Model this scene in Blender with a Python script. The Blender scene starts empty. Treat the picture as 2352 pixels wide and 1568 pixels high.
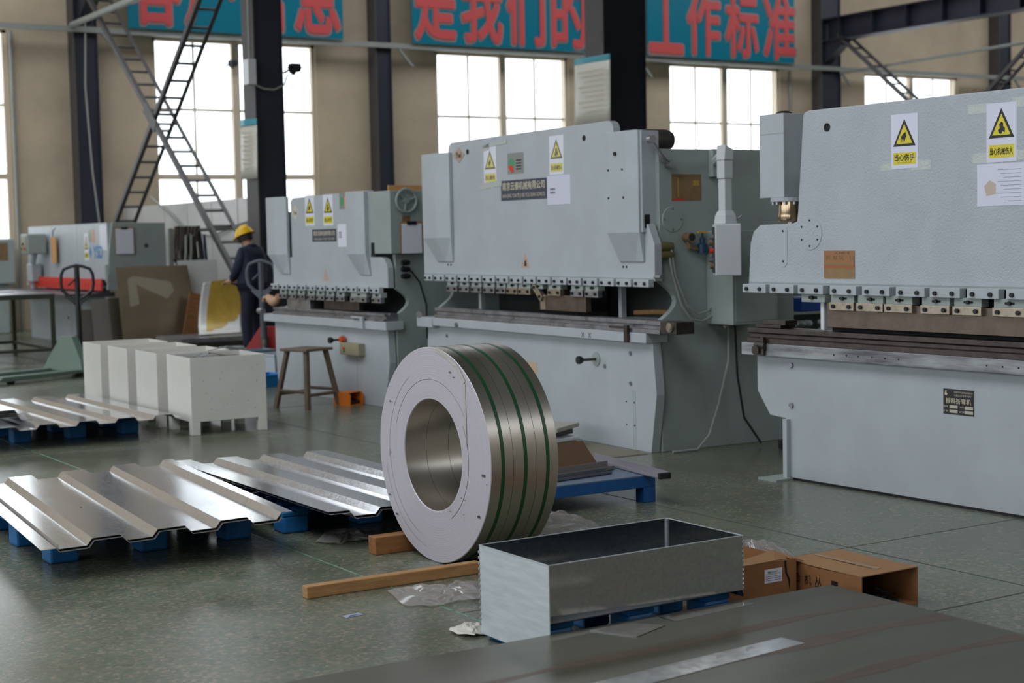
import bpy, bmesh, math, random
from mathutils import Vector, Matrix
random.seed(7)
S = bpy.context.scene
COL = S.collection
PI = math.pi

# ------------------------------------------------------------------ camera
cam_data = bpy.data.cameras.new('camera')
cam = bpy.data.objects.new('camera', cam_data)
COL.objects.link(cam)
cam_data.sensor_width = 36.0
cam_data.lens = 36.0 * 3600 / 2352
_r = Vector((0.84502, -0.53431, -0.02111)); _u = Vector((0.05396, 0.04594, 0.99749)); _f = Vector((0.532, 0.84404, -0.06765))
M = Matrix.Identity(4)
for i in range(3):
    M[i][0] = _r[i]; M[i][1] = _u[i]; M[i][2] = -_f[i]
M[2][3] = 1.5
cam.matrix_world = M
cam_data.clip_start = 0.1; cam_data.clip_end = 200
cam_data.dof.use_dof = True
cam_data.dof.focus_distance = 7.3
cam_data.dof.aperture_fstop = 3.2
S.camera = cam

# ------------------------------------------------------------------ daylight and exposure
W = bpy.data.worlds.new('overcast_sky'); S.world = W; W.use_nodes = True
wn = W.node_tree.nodes; wl = W.node_tree.links
bg = wn['Background']
bg.inputs['Color'].default_value = (0.885, 0.94, 1.0, 1)
bg.inputs['Strength'].default_value = 7.0
S.view_settings.view_transform = 'Standard'
S.view_settings.look = 'None'
S.view_settings.exposure = -1.2
S.view_settings.gamma = 1.0
S.view_settings.use_curve_mapping = False
S.cycles.use_denoising = True
S.cycles.max_bounces = 8
S.cycles.diffuse_bounces = 4
S.cycles.glossy_bounces = 4
S.cycles.transmission_bounces = 6
S.cycles.transparent_max_bounces = 12
S.cycles.sample_clamp_indirect = 6.0
S.cycles.caustics_reflective = False
S.cycles.caustics_refractive = False

def portal(loc, rot, sx, sy):
    l = bpy.data.lights.new('window_portal', 'AREA'); l.shape = 'RECTANGLE'; l.size = sx; l.size_y = sy
    l.cycles.is_portal = True
    o = bpy.data.objects.new('window_portal', l); COL.objects.link(o); o.location = loc; o.rotation_euler = rot
    return o

# ------------------------------------------------------------------ materials
def srgb(r, g, b):
    def f(c):
        c /= 255.0
        return c / 12.92 if c <= 0.04045 else ((c + 0.055) / 1.055) ** 2.4
    return (f(r), f(g), f(b), 1.0)

MATS = {}
def mat(name, col, rough=0.5, metal=0.0, var=0.0, vscale=6.0, bump=0.0, bscale=60.0, rvar=0.0, spec=0.5, stretch=None, col2=None, coat=0.0):
    """principled material with optional noise in colour, roughness and bump (object coordinates)"""
    if name in MATS: return MATS[name]
    m = bpy.data.materials.new(name); m.use_nodes = True; MATS[name] = m
    nt = m.node_tree; N = nt.nodes; L = nt.links
    p = N['Principled BSDF']
    p.inputs['Base Color'].default_value = col
    p.inputs['Roughness'].default_value = rough
    p.inputs['Metallic'].default_value = metal
    p.inputs['Specular IOR Level'].default_value = spec
    if coat: p.inputs['Coat Weight'].default_value = coat; p.inputs['Coat Roughness'].default_value = 0.12
    if var or bump or rvar or col2:
        tc = N.new('ShaderNodeTexCoord'); vec = tc.outputs['Object']
        if stretch:
            mp = N.new('ShaderNodeMapping'); mp.inputs['Scale'].default_value = stretch
            L.new(vec, mp.inputs['Vector']); vec = mp.outputs['Vector']
    if var or col2 or rvar:
        nz = N.new('ShaderNodeTexNoise'); nz.inputs['Scale'].default_value = vscale; nz.inputs['Detail'].default_value = 5
        nz.inputs['Roughness'].default_value = 0.65
        L.new(vec, nz.inputs['Vector'])
    if var or col2:
        rp = N.new('ShaderNodeValToRGB')
        rp.color_ramp.elements[0].position = 0.35; rp.color_ramp.elements[1].position = 0.68
        c2 = col2 if col2 else tuple(min(1, c * (1 + var)) for c in col[:3]) + (1,)
        c1 = col if col2 else tuple(c * (1 - var) for c in col[:3]) + (1,)
        rp.color_ramp.elements[0].color = c1; rp.color_ramp.elements[1].color = c2
        L.new(nz.outputs['Fac'], rp.inputs['Fac']); L.new(rp.outputs['Color'], p.inputs['Base Color'])
    if rvar:
        mr = N.new('ShaderNodeMapRange'); mr.inputs['From Min'].default_value = 0.3; mr.inputs['From Max'].default_value = 0.7
        mr.inputs['To Min'].default_value = max(0.03, rough - rvar); mr.inputs['To Max'].default_value = min(1, rough + rvar)
        L.new(nz.outputs['Fac'], mr.inputs['Value']); L.new(mr.outputs['Result'], p.inputs['Roughness'])
    if bump:
        nb = N.new('ShaderNodeTexNoise'); nb.inputs['Scale'].default_value = bscale; nb.inputs['Detail'].default_value = 3
        L.new(vec, nb.inputs['Vector'])
        bp = N.new('ShaderNodeBump'); bp.inputs['Strength'].default_value = bump; bp.inputs['Distance'].default_value = 0.004
        L.new(nb.outputs['Fac'], bp.inputs['Height']); L.new(bp.outputs['Normal'], p.inputs['Normal'])
    return m

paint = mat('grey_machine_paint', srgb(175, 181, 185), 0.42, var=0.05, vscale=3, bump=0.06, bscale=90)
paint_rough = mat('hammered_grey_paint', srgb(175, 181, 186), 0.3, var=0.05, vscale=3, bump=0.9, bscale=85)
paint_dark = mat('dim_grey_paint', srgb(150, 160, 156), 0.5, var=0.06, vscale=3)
paint_box = mat('light_control_box_paint', srgb(196, 199, 202), 0.4)
steel_brown = mat('oiled_brown_tool_steel', srgb(112, 98, 88), 0.42, metal=0.75, var=0.22, vscale=9, rvar=0.1)
steel_tan = mat('tan_worn_steel', srgb(168, 156, 138), 0.36, metal=0.8, var=0.2, vscale=25, rvar=0.1)
steel_dark = mat('dark_oiled_steel', srgb(84, 76, 72), 0.4, metal=0.8, var=0.25, vscale=12)
steel_rail = mat('worn_bare_steel', srgb(160, 160, 166), 0.34, metal=0.85, var=0.2, vscale=10, rvar=0.1)
bolt_m = mat('black_oxide_bolt', srgb(44, 43, 44), 0.4, metal=0.6)
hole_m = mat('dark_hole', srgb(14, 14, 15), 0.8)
black_m = mat('black_rubber', srgb(22, 22, 24), 0.55)
column_m = mat('dark_navy_column_paint', srgb(40, 42, 54), 0.5, var=0.12, vscale=2)
brace_m = mat('grey_brown_steel_paint', srgb(74, 70, 70), 0.55, var=0.1, vscale=4)
rail_m = mat('pale_grey_green_pipe_paint', srgb(140, 142, 136), 0.5, var=0.08, vscale=4)
white_m = mat('white_plastic', srgb(214, 216, 218), 0.35)
paper_m = mat('white_paper', srgb(222, 222, 232), 0.45)
paper_gl = mat('laminated_white_sheet', srgb(212, 212, 228), 0.22, bump=0.25, bscale=25)
yellow_m = mat('warning_yellow', srgb(222, 204, 40), 0.4)
yellow_pale = mat('faded_warning_yellow', srgb(216, 206, 120), 0.45)
ink_m = mat('black_ink', srgb(26, 26, 26), 0.5)
ink_pale = mat('faded_ink', srgb(120, 116, 84), 0.5)
tape_m = mat('clear_tape', srgb(184, 189, 184), 0.12, bump=0.6, bscale=60)
plate_navy = mat('navy_name_plate', srgb(58, 66, 84), 0.4)
plate_black = mat('black_data_plate', srgb(32, 31, 33), 0.4)
gold_m = mat('pale_gold_lettering', srgb(200, 190, 165), 0.4)
brass_m = mat('brass_plate', srgb(132, 106, 74), 0.5, var=0.15, vscale=14, metal=0.2)
red_m = mat('red_guard_paint', srgb(216, 52, 34), 0.4)
red_truck = mat('red_truck_paint', srgb(160, 36, 34), 0.45)
blue_pal = mat('blue_pallet_paint', srgb(20, 98, 158), 0.5, col2=srgb(28, 112, 172), vscale=6)
blue_bin = mat('sky_blue_plastic', srgb(30, 130, 200), 0.4)
blue_dark = mat('deep_blue_table_paint', srgb(16, 84, 148), 0.45, var=0.1, vscale=8)
green_truck = mat('green_truck_paint', srgb(100, 122, 110), 0.35)
frame_olive = mat('dark_olive_frame_paint', srgb(56, 58, 46), 0.5)
wood_m = mat('sawn_timber', srgb(138, 92, 50), 0.7, var=0.3, vscale=5, stretch=(1, 9, 9), bump=0.3, bscale=30)
wood_pale = mat('pale_timber', srgb(164, 122, 76), 0.7, var=0.22, vscale=5, stretch=(1, 9, 9), bump=0.3, bscale=30)
wood_grey = mat('greyed_stool_timber', srgb(108, 92, 76), 0.65, var=0.2, vscale=10)
ply_m = mat('orange_plywood', srgb(214, 160, 104), 0.6, var=0.08, vscale=6)
card_m = mat('brown_cardboard', srgb(142, 96, 58), 0.8, var=0.12, vscale=5)
card_top = mat('light_cardboard', srgb(150, 112, 76), 0.75, var=0.1, vscale=4)
card_dark = mat('dark_brown_board', srgb(104, 78, 56), 0.75)
cream_m = mat('cream_enamel', srgb(220, 217, 209), 0.4, var=0.05, vscale=3, rvar=0.08)
banner_t = mat('teal_banner_sheet', srgb(0, 114, 136), 0.3)
banner_r = mat('red_banner_lettering', srgb(200, 78, 78), 0.4)
banner_e = mat('pale_letter_edge', srgb(150, 130, 128), 0.4)
orange_m = mat('orange_paint', srgb(216, 116, 32), 0.5)
beige_box = mat('beige_switch_box', srgb(150, 142, 116), 0.5)
blue_logo = mat('blue_logo_print', srgb(60, 128, 184), 0.4)
red_dot = mat('red_button_plastic', srgb(210, 44, 36), 0.35)
green_dot = mat('green_print', srgb(70, 150, 104), 0.4)
salmon_m = mat('salmon_print', srgb(226, 150, 116), 0.5)
cable_w = mat('pale_grey_cable', srgb(150, 152, 144), 0.5)
cable_m = mat('black_cable', srgb(30, 30, 32), 0.5)
cable_br = mat('brown_cable_loops', srgb(84, 74, 66), 0.6, var=0.3, vscale=12)
navy_m = mat('navy_workwear', srgb(28, 38, 60), 0.8, bump=0.3, bscale=18)
trouser_m = mat('dark_navy_trousers', srgb(22, 29, 46), 0.85, bump=0.3, bscale=14)
skin_m = mat('skin', srgb(186, 138, 112), 0.5)
hair_m = mat('short_dark_hair', srgb(44, 36, 32), 0.7)
hat_m = mat('yellow_hard_hat_shell', srgb(236, 186, 12), 0.3)
tan_glove = mat('tan_leather', srgb(190, 152, 120), 0.7)
panel_w = mat('white_partition_panel', srgb(214, 212, 208), 0.35, var=0.04, vscale=2)
sheet_y = mat('white_sheet_yellow_stain', srgb(226, 226, 222), 0.25)
rag_m = mat('pale_rag', srgb(196, 190, 176), 0.8)

def galv(name, tone, rough, spangle=70, rlow=0.1, metal=1.0):
    m = bpy.data.materials.new(name); m.use_nodes = True; MATS[name] = m
    nt = m.node_tree; N = nt.nodes; L = nt.links; p = N['Principled BSDF']
    tc = N.new('ShaderNodeTexCoord')
    v = N.new('ShaderNodeTexVoronoi'); v.inputs['Scale'].default_value = spangle
    L.new(tc.outputs['Object'], v.inputs['Vector'])
    nz = N.new('ShaderNodeTexNoise'); nz.inputs['Scale'].default_value = 1.6; nz.inputs['Detail'].default_value = 2
    L.new(tc.outputs['Object'], nz.inputs['Vector'])
    sep = N.new('ShaderNodeSeparateColor'); L.new(v.outputs['Color'], sep.inputs['Color'])
    mr = N.new('ShaderNodeMapRange'); mr.inputs['To Min'].default_value = 0.9; mr.inputs['To Max'].default_value = 1.06
    L.new(sep.outputs[0], mr.inputs['Value'])
    mx = N.new('ShaderNodeMix'); mx.data_type = 'RGBA'; mx.blend_type = 'MULTIPLY'; mx.inputs[0].default_value = 1.0
    mx.inputs[6].default_value = tone
    L.new(mr.outputs['Result'], mx.inputs[7]); L.new(mx.outputs[2], p.inputs['Base Color'])
    ad = N.new('ShaderNodeMath'); ad.operation = 'MULTIPLY_ADD'
    L.new(nz.outputs['Fac'], ad.inputs[0]); ad.inputs[1].default_value = rough; ad.inputs[2].default_value = rlow
    a2 = N.new('ShaderNodeMath'); a2.operation = 'MULTIPLY_ADD'
    L.new(sep.outputs[1], a2.inputs[0]); a2.inputs[1].default_value = 0.05; L.new(ad.outputs[0], a2.inputs[2])
    L.new(a2.outputs[0], p.inputs['Roughness']); p.inputs['Metallic'].default_value = metal
    return m
galv_m = galv('galvanized_sheet', (0.77, 0.775, 0.80, 1), 0.09, 110, 0.09, 0.88)
galv_box = galv('brushed_galvanized_sheet', (0.47, 0.49, 0.50, 1), 0.04, 90, 0.07)
zinc_lit = mat('dull_zinc_sheet', srgb(196, 204, 208), 0.42, metal=0.5, col2=srgb(216, 222, 226), vscale=5, stretch=(1, 1, 8), rvar=0.06)  # paler copy of the box metal, with the west light put into its colour
strip_m = galv('bright_steel_strip', (0.62, 0.62, 0.62, 1), 0.06, 40, 0.1)
brown_sheet = mat('tarnished_stainless_sheet', srgb(166, 150, 126), 0.34, metal=0.85, var=0.06, vscale=1.5)
plate_m = mat('oily_hot_rolled_plate', srgb(88, 86, 72), 0.3, metal=0.5, var=0.10, vscale=3, stretch=(0.6, 3, 1))

def clear_wrap():
    m = bpy.data.materials.new('clear_plastic_film'); m.use_nodes = True
    nt = m.node_tree; N = nt.nodes; L = nt.links
    N.remove(N['Principled BSDF'])
    tr = N.new('ShaderNodeBsdfTransparent'); tr.inputs['Color'].default_value = (0.93, 0.91, 0.89, 1)
    df = N.new('ShaderNodeBsdfDiffuse'); df.inputs['Color'].default_value = (0.62, 0.56, 0.54, 1)
    gl = N.new('ShaderNodeBsdfGlossy'); gl.inputs['Roughness'].default_value = 0.12
    mx = N.new('ShaderNodeMixShader'); mx.inputs[0].default_value = 0.3
    m2 = N.new('ShaderNodeMixShader'); m2.inputs[0].default_value = 0.16
    L.new(tr.outputs[0], mx.inputs[1]); L.new(df.outputs[0], mx.inputs[2])
    L.new(mx.outputs[0], m2.inputs[1]); L.new(gl.outputs[0], m2.inputs[2])
    L.new(m2.outputs[0], N['Material Output'].inputs['Surface'])
    return m
film_m = clear_wrap()

def pane_glass():
    m = bpy.data.materials.new('window_glass'); m.use_nodes = True
    nt = m.node_tree; N = nt.nodes; L = nt.links
    N.remove(N['Principled BSDF'])
    tr = N.new('ShaderNodeBsdfTransparent'); tr.inputs['Color'].default_value = (0.96, 0.975, 0.97, 1)
    gl = N.new('ShaderNodeBsdfGlossy'); gl.inputs['Roughness'].default_value = 0.02
    mx = N.new('ShaderNodeMixShader'); mx.inputs[0].default_value = 0.05
    L.new(tr.outputs[0], mx.inputs[1]); L.new(gl.outputs[0], mx.inputs[2])
    L.new(mx.outputs[0], N['Material Output'].inputs['Surface'])
    return m
glass_m = pane_glass()

def floor_mat():
    m = bpy.data.materials.new('green_terrazzo'); m.use_nodes = True
    nt = m.node_tree; N = nt.nodes; L = nt.links; p = N['Principled BSDF']
    tc = N.new('ShaderNodeTexCoord')
    v = N.new('ShaderNodeTexVoronoi'); v.inputs['Scale'].default_value = 64
    L.new(tc.outputs['Object'], v.inputs['Vector'])
    sep = N.new('ShaderNodeSeparateColor'); L.new(v.outputs['Color'], sep.inputs['Color'])
    r1 = N.new('ShaderNodeValToRGB'); r1.color_ramp.interpolation = 'CONSTANT'
    e = r1.color_ramp.elements
    e[0].position = 0; e[0].color = srgb(96, 106, 92)
    e[1].position = 0.34; e[1].color = srgb(106, 113, 97)
    for pos, c in ((0.62, (114, 117, 101)), (0.8, (126, 121, 105)), (0.92, (142, 130, 115))):
        k = e.new(pos); k.color = srgb(*c)
    L.new(sep.outputs[0], r1.inputs['Fac'])
    nz = N.new('ShaderNodeTexNoise'); nz.inputs['Scale'].default_value = 1.1; nz.inputs['Detail'].default_value = 7
    L.new(tc.outputs['Object'], nz.inputs['Vector'])
    r2 = N.new('ShaderNodeValToRGB'); r2.color_ramp.elements[0].position = 0.3; r2.color_ramp.elements[1].position = 0.72
    r2.color_ramp.elements[0].color = (0.62, 0.62, 0.58, 1); r2.color_ramp.elements[1].color = (1.05, 1.05, 1.02, 1)
    L.new(nz.outputs['Fac'], r2.inputs['Fac'])
    mx = N.new('ShaderNodeMix'); mx.data_type = 'RGBA'; mx.blend_type = 'MULTIPLY'; mx.inputs[0].default_value = 1
    L.new(r1.outputs['Color'], mx.inputs[6]); L.new(r2.outputs['Color'], mx.inputs[7])
    n3 = N.new('ShaderNodeTexNoise'); n3.inputs['Scale'].default_value = 9; n3.inputs['Detail'].default_value = 4
    L.new(tc.outputs['Object'], n3.inputs['Vector'])
    r3 = N.new('ShaderNodeValToRGB'); r3.color_ramp.elements[0].position = 0.27; r3.color_ramp.elements[1].position = 0.34
    r3.color_ramp.elements[0].color = (0.5, 0.47, 0.43, 1); r3.color_ramp.elements[1].color = (1, 1, 1, 1)
    L.new(n3.outputs['Fac'], r3.inputs['Fac'])
    m2 = N.new('ShaderNodeMix'); m2.data_type = 'RGBA'; m2.blend_type = 'MULTIPLY'; m2.inputs[0].default_value = 1
    L.new(mx.outputs[2], m2.inputs[6]); L.new(r3.outputs['Color'], m2.inputs[7])
    L.new(m2.outputs[2], p.inputs['Base Color'])
    mr = N.new('ShaderNodeMapRange'); mr.inputs['To Min'].default_value = 0.12; mr.inputs['To Max'].default_value = 0.38
    L.new(nz.outputs['Fac'], mr.inputs['Value']); L.new(mr.outputs['Result'], p.inputs['Roughness'])
    p.inputs['Specular IOR Level'].default_value = 0.45
    return m

wall_m = mat('stained_beige_render', srgb(188, 170, 146), 0.85, var=0.12, vscale=0.8, bump=0.1, bscale=20)
ceil_m = mat('grey_roof_sheet', srgb(150, 150, 146), 0.8)
wall_w = mat('pale_grey_render', srgb(176, 178, 182), 0.85)
wall_lo = mat('plain_grey_render', srgb(178, 170, 156), 0.85)

# coil materials: brushed rim and layered edge, in the coil's own coordinates (axis = x)
def coil_edge():
    m = bpy.data.materials.new('layered_coil_edge'); m.use_nodes = True
    nt = m.node_tree; N = nt.nodes; L = nt.links; p = N['Principled BSDF']
    tc = N.new('ShaderNodeTexCoord'); sp = N.new('ShaderNodeSeparateXYZ'); L.new(tc.outputs['Object'], sp.inputs[0])
    a = N.new('ShaderNodeMath'); a.operation = 'POWER'; L.new(sp.outputs[1], a.inputs[0]); a.inputs[1].default_value = 2
    b = N.new('ShaderNodeMath'); b.operation = 'POWER'; L.new(sp.outputs[2], b.inputs[0]); b.inputs[1].default_value = 2
    c = N.new('ShaderNodeMath'); L.new(a.outputs[0], c.inputs[0]); L.new(b.outputs[0], c.inputs[1])
    d = N.new('ShaderNodeMath'); d.operation = 'SQRT'; L.new(c.outputs[0], d.inputs[0])
    n1 = N.new('ShaderNodeTexNoise'); n1.noise_dimensions = '1D'; n1.inputs['Scale'].default_value = 260; n1.inputs['Detail'].default_value = 8; n1.inputs['Roughness'].default_value = 0.75
    L.new(d.outputs[0], n1.inputs['W'])
    n2 = N.new('ShaderNodeTexNoise'); n2.inputs['Scale'].default_value = 14; n2.inputs['Detail'].default_value = 5
    L.new(tc.outputs['Object'], n2.inputs['Vector'])
    r = N.new('ShaderNodeValToRGB'); r.color_ramp.elements[0].position = 0.28; r.color_ramp.elements[1].position = 0.6
    r.color_ramp.elements[0].color = srgb(154, 148, 152); r.color_ramp.elements[1].color = srgb(202, 196, 204)
    L.new(n1.outputs['Fac'], r.inputs['Fac'])
    r2 = N.new('ShaderNodeValToRGB'); r2.color_ramp.elements[0].position = 0.24; r2.color_ramp.elements[1].position = 0.33
    r2.color_ramp.elements[0].color = (0.55, 0.53, 0.53, 1); r2.color_ramp.elements[1].color = (1, 1, 1, 1)
    L.new(n2.outputs['Fac'], r2.inputs['Fac'])
    mx = N.new('ShaderNodeMix'); mx.data_type = 'RGBA'; mx.blend_type = 'MULTIPLY'; mx.inputs[0].default_value = 1
    L.new(r.outputs['Color'], mx.inputs[6]); L.new(r2.outputs['Color'], mx.inputs[7]); L.new(mx.outputs[2], p.inputs['Base Color'])
    p.inputs['Roughness'].default_value = 0.45; p.inputs['Metallic'].default_value = 0.25
    bp = N.new('ShaderNodeBump'); bp.inputs['Strength'].default_value = 0.25; bp.inputs['Distance'].default_value = 0.002
    L.new(n1.outputs['Fac'], bp.inputs['Height']); L.new(bp.outputs['Normal'], p.inputs['Normal'])
    return m
coil_face_m = coil_edge()
coil_rim_m = mat('brushed_stainless', srgb(204, 196, 186), 0.36, metal=1.0)
coil_rim_m.node_tree.nodes['Principled BSDF'].inputs['Anisotropic'].default_value = 0.4
green_band = mat('green_band', srgb(28, 74, 44), 0.35)

# ------------------------------------------------------------------ builders
class MB:
    """collects geometry for ONE mesh"""
    def __init__(self): self.v = []; self.f = []; self.m = []
    def add(self, vs, fs, T=None, mi=0):
        n = len(self.v)
        for v in vs:
            v = Vector(v)
            if T is not None: v = T @ v
            self.v.append(v)
        for f in fs: self.f.append([n + i for i in f]); self.m.append(mi)
        return self
    def box(self, x0, x1, y0, y1, z0, z1, T=None, mi=0):
        vs = [(x, y, z) for z in (z0, z1) for y in (y0, y1) for x in (x0, x1)]
        return self.add(vs, [(0, 2, 3, 1), (4, 5, 7, 6), (0, 1, 5, 4), (2, 6, 7, 3), (0, 4, 6, 2), (1, 3, 7, 5)], T, mi)
    def loft(self, rings, caps=True, T=None, mi=0):
        n = len(rings[0]); vs = [p for r in rings for p in r]; fs = []
        for k in range(len(rings) - 1):
            for i in range(n):
                j = (i + 1) % n
                fs.append((k * n + i, k * n + j, (k + 1) * n + j, (k + 1) * n + i))
        if caps:
            fs.append(tuple(reversed(range(n)))); fs.append(tuple(range((len(rings) - 1) * n, len(rings) * n)))
        return self.add(vs, fs, T, mi)
    def prism(self, poly, axis, a, b, T=None, mi=0):
        """poly in the two other axes (in x,y,z order), extruded along axis from a to b"""
        def P(p, t):
            return {'x': (t, p[0], p[1]), 'y': (p[0], t, p[1]), 'z': (p[0], p[1], t)}[axis]
        return self.loft([[P(p, a) for p in poly], [P(p, b) for p in poly]], True, T, mi)
    def cyl(self, a, b, r, n=16, r2=None, T=None, mi=0, caps=True):
        a = Vector(a); b = Vector(b); d = (b - a).normalized()
        e = d.orthogonal().normalized(); g = d.cross(e); r2 = r if r2 is None else r2
        R = lambda c, q: [c + (e * math.cos(t) + g * math.sin(t)) * q for t in [2 * PI * i / n for i in range(n)]]
        return self.loft([R(a, r), R(b, r2)], caps, T, mi)
    def tube(self, pts, r, n=8, T=None, closed=False, mi=0):
        pts = [Vector(p) for p in pts]; rings = []; prev = None
        for i, p in enumerate(pts):
            if closed: d = (pts[(i + 1) % len(pts)] - pts[i - 1]).normalized()
            else: d = (pts[min(i + 1, len(pts) - 1)] - pts[max(i - 1, 0)]).normalized()
            if prev is None: e = d.orthogonal().normalized()
            else:
                e = prev - d * prev.dot(d)
                e = e.normalized() if e.length > 1e-6 else d.orthogonal().normalized()
            prev = e; g = d.cross(e)
            rr = r[i] if isinstance(r, (list, tuple)) else r
            rings.append([p + (e * math.cos(t) + g * math.sin(t)) * rr for t in [2 * PI * k / n for k in range(n)]])
        if closed: rings.append(rings[0])
        return self.loft(rings, not closed, T, mi)
    def lathe(self, prof, c=(0, 0, 0), axis='z', n=32, T=None, mi=0):
        """prof: (radius, height) pairs"""
        rings = []
        for r, h in prof:
            ring = []
            for i in range(n):
                t = 2 * PI * i / n; a = r * math.cos(t); b = r * math.sin(t)
                q = {'z': (a, b, h), 'x': (h, a, b), 'y': (b, h, a)}[axis]
                ring.append(tuple(q[k] + c[k] for k in range(3)))
            rings.append(ring)
        return self.loft(rings, prof[0][0] > 1e-5 or prof[-1][0] > 1e-5, T, mi)
    def sphere(self, c, r, n=16, sc=(1, 1, 1), T=None):
        prof = [(max(1e-6, math.sin(PI * i / (n // 2))) , -math.cos(PI * i / (n // 2))) for i in range(n // 2 + 1)]
        rings = [[(c[0] + r * sc[0] * q * math.cos(2 * PI * k / n), c[1] + r * sc[1] * q * math.sin(2 * PI * k / n), c[2] + r * sc[2] * h) for k in range(n)] for q, h in prof]
        return self.loft(rings, True, T)
    def build(self, name, material, parent=None, bevel=0.0, smooth=False, seg=2, angle=35):
        me = bpy.data.meshes.new(name)
        me.from_pydata([tuple(v) for v in self.v], [], self.f)
        ms = material if isinstance(material, (list, tuple)) else [material]
        for q in ms: me.materials.append(q)
        if len(ms) > 1: me.polygons.foreach_set('material_index', self.m)
        bm = bmesh.new(); bm.from_mesh(me)
        bmesh.ops.recalc_face_normals(bm, faces=bm.faces)
        bm.to_mesh(me); bm.free()
        o = bpy.data.objects.new(name, me); COL.objects.link(o)
        if parent: o.parent = parent
        if bevel:
            b = o.modifiers.new('bevel', 'BEVEL'); b.width = bevel; b.segments = seg; b.limit_method = 'ANGLE'; b.angle_limit = math.radians(angle)
        if smooth:
            for p in me.polygons: p.use_smooth = True
            bpy.context.view_layer.objects.active = o
            try: me.set_sharp_from_angle(angle=math.radians(40))
            except Exception: pass
        return o

def tag(o, label=None, cat=None, group=None, kind=None):
    if label: o['label'] = label
    if cat: o['category'] = cat
    if group: o['group'] = group
    if kind: o['kind'] = kind
    return o
def thing(name, label, cat, loc=(0, 0, 0), rz=0.0, group=None):
    o = bpy.data.objects.new(name, None); COL.objects.link(o); o.empty_display_size = 0.1
    o.location = loc; o.rotation_euler = (0, 0, rz)
    return tag(o, label, cat, group)
def struct(o): o['kind'] = 'structure'; return o
def place(o, loc, rz=0.0): o.location = loc; o.rotation_euler = (0, 0, rz); return o
def copy_tree(o, parent=None):
    c = o.copy(); COL.objects.link(c)
    if parent: c.parent = parent
    for ch in list(o.children): copy_tree(ch, c)
    return c

UP = Vector((0, 0, 1)); FX = Vector((0, -1, 0)); FY = Vector((1, 0, 0))   # reading directions: on a face turned to -x, on a face turned to -y
def basis(c, xd, up=UP):
    xd = Vector(xd).normalized(); up = Vector(up).normalized(); n = xd.cross(up).normalized()
    M4 = Matrix.Identity(4)
    for i in range(3): M4[i][0] = xd[i]; M4[i][1] = up[i]; M4[i][2] = n[i]; M4[i][3] = c[i]
    return M4
def panel(parent, name, m, c, w, h, xd=FX, up=UP, t=0.003, bevel=0, off=0.0):
    T = basis(c, xd, up)
    return MB().box(-w / 2, w / 2, -h / 2, h / 2, off, off + t, T).build(name, m, parent, bevel)
def shape(parent, name, m, c, poly, xd=FX, up=UP, t=0.001, off=0.003):
    T = basis(c, xd, up)
    return MB().prism(poly, 'z', off, off + t, T).build(name, m, parent)
def text(parent, name, body, m, c, w, h, xd=FX, up=UP, off=0.004, bold=0.0, depth=0.0):
    cu = bpy.data.curves.new('lettering', 'FONT'); cu.body = body; cu.offset = bold; cu.extrude = 0.02 if depth else 0
    cu.resolution_u = 3; heavy = bold; cu.offset = 0
    to = bpy.data.objects.new('lettering', cu); COL.objects.link(to)
    bpy.context.view_layer.update()
    me = bpy.data.meshes.new_from_object(to.evaluated_get(bpy.context.evaluated_depsgraph_get()))
    bpy.data.objects.remove(to); bpy.data.curves.remove(cu)
    xs = [v.co.x for v in me.vertices]; ys = [v.co.y for v in me.vertices]
    x0, x1, y0, y1 = min(xs), max(xs), min(ys), max(ys)
    if heavy:      # bold cut: the same outline overlaid with small shifts, one mesh
        bm = bmesh.new(); bm.from_mesh(me); src = bm.copy(); tmp = bpy.data.meshes.new('t'); src.to_mesh(tmp)
        layer = {}
        for dx, dy in ((-1, 0), (1, 0), (0, -1), (0, 1), (-.7, -.7), (.7, .7), (-.7, .7), (.7, -.7)):
            n0 = len(bm.verts); bm.from_mesh(tmp); bm.verts.ensure_lookup_table()
            for v in bm.verts[n0:]: v.co.x += dx * heavy; v.co.y += dy * heavy
            bm.verts.index_update()
            for v in bm.verts[n0:]: layer[v.index] = 1 + n0 // len(tmp.vertices)
        bm.to_mesh(me); bm.free(); src.free(); bpy.data.meshes.remove(tmp)
    T = basis(c, xd, up)
    for v in me.vertices:
        lz = max(.00006, h * .0007) * (layer.get(v.index, 0) if heavy else 0)
        v.co = T @ Vector(((v.co.x - (x0 + x1) / 2) * w / (x1 - x0), (v.co.y - (y0 + y1) / 2) * h / (y1 - y0), off + lz + (depth if v.co.z > 0 else 0)))
    me.materials.clear(); me.materials.append(m)
    me.name = name
    o = bpy.data.objects.new(name, me); COL.objects.link(o); o.parent = parent
    return o

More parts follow.
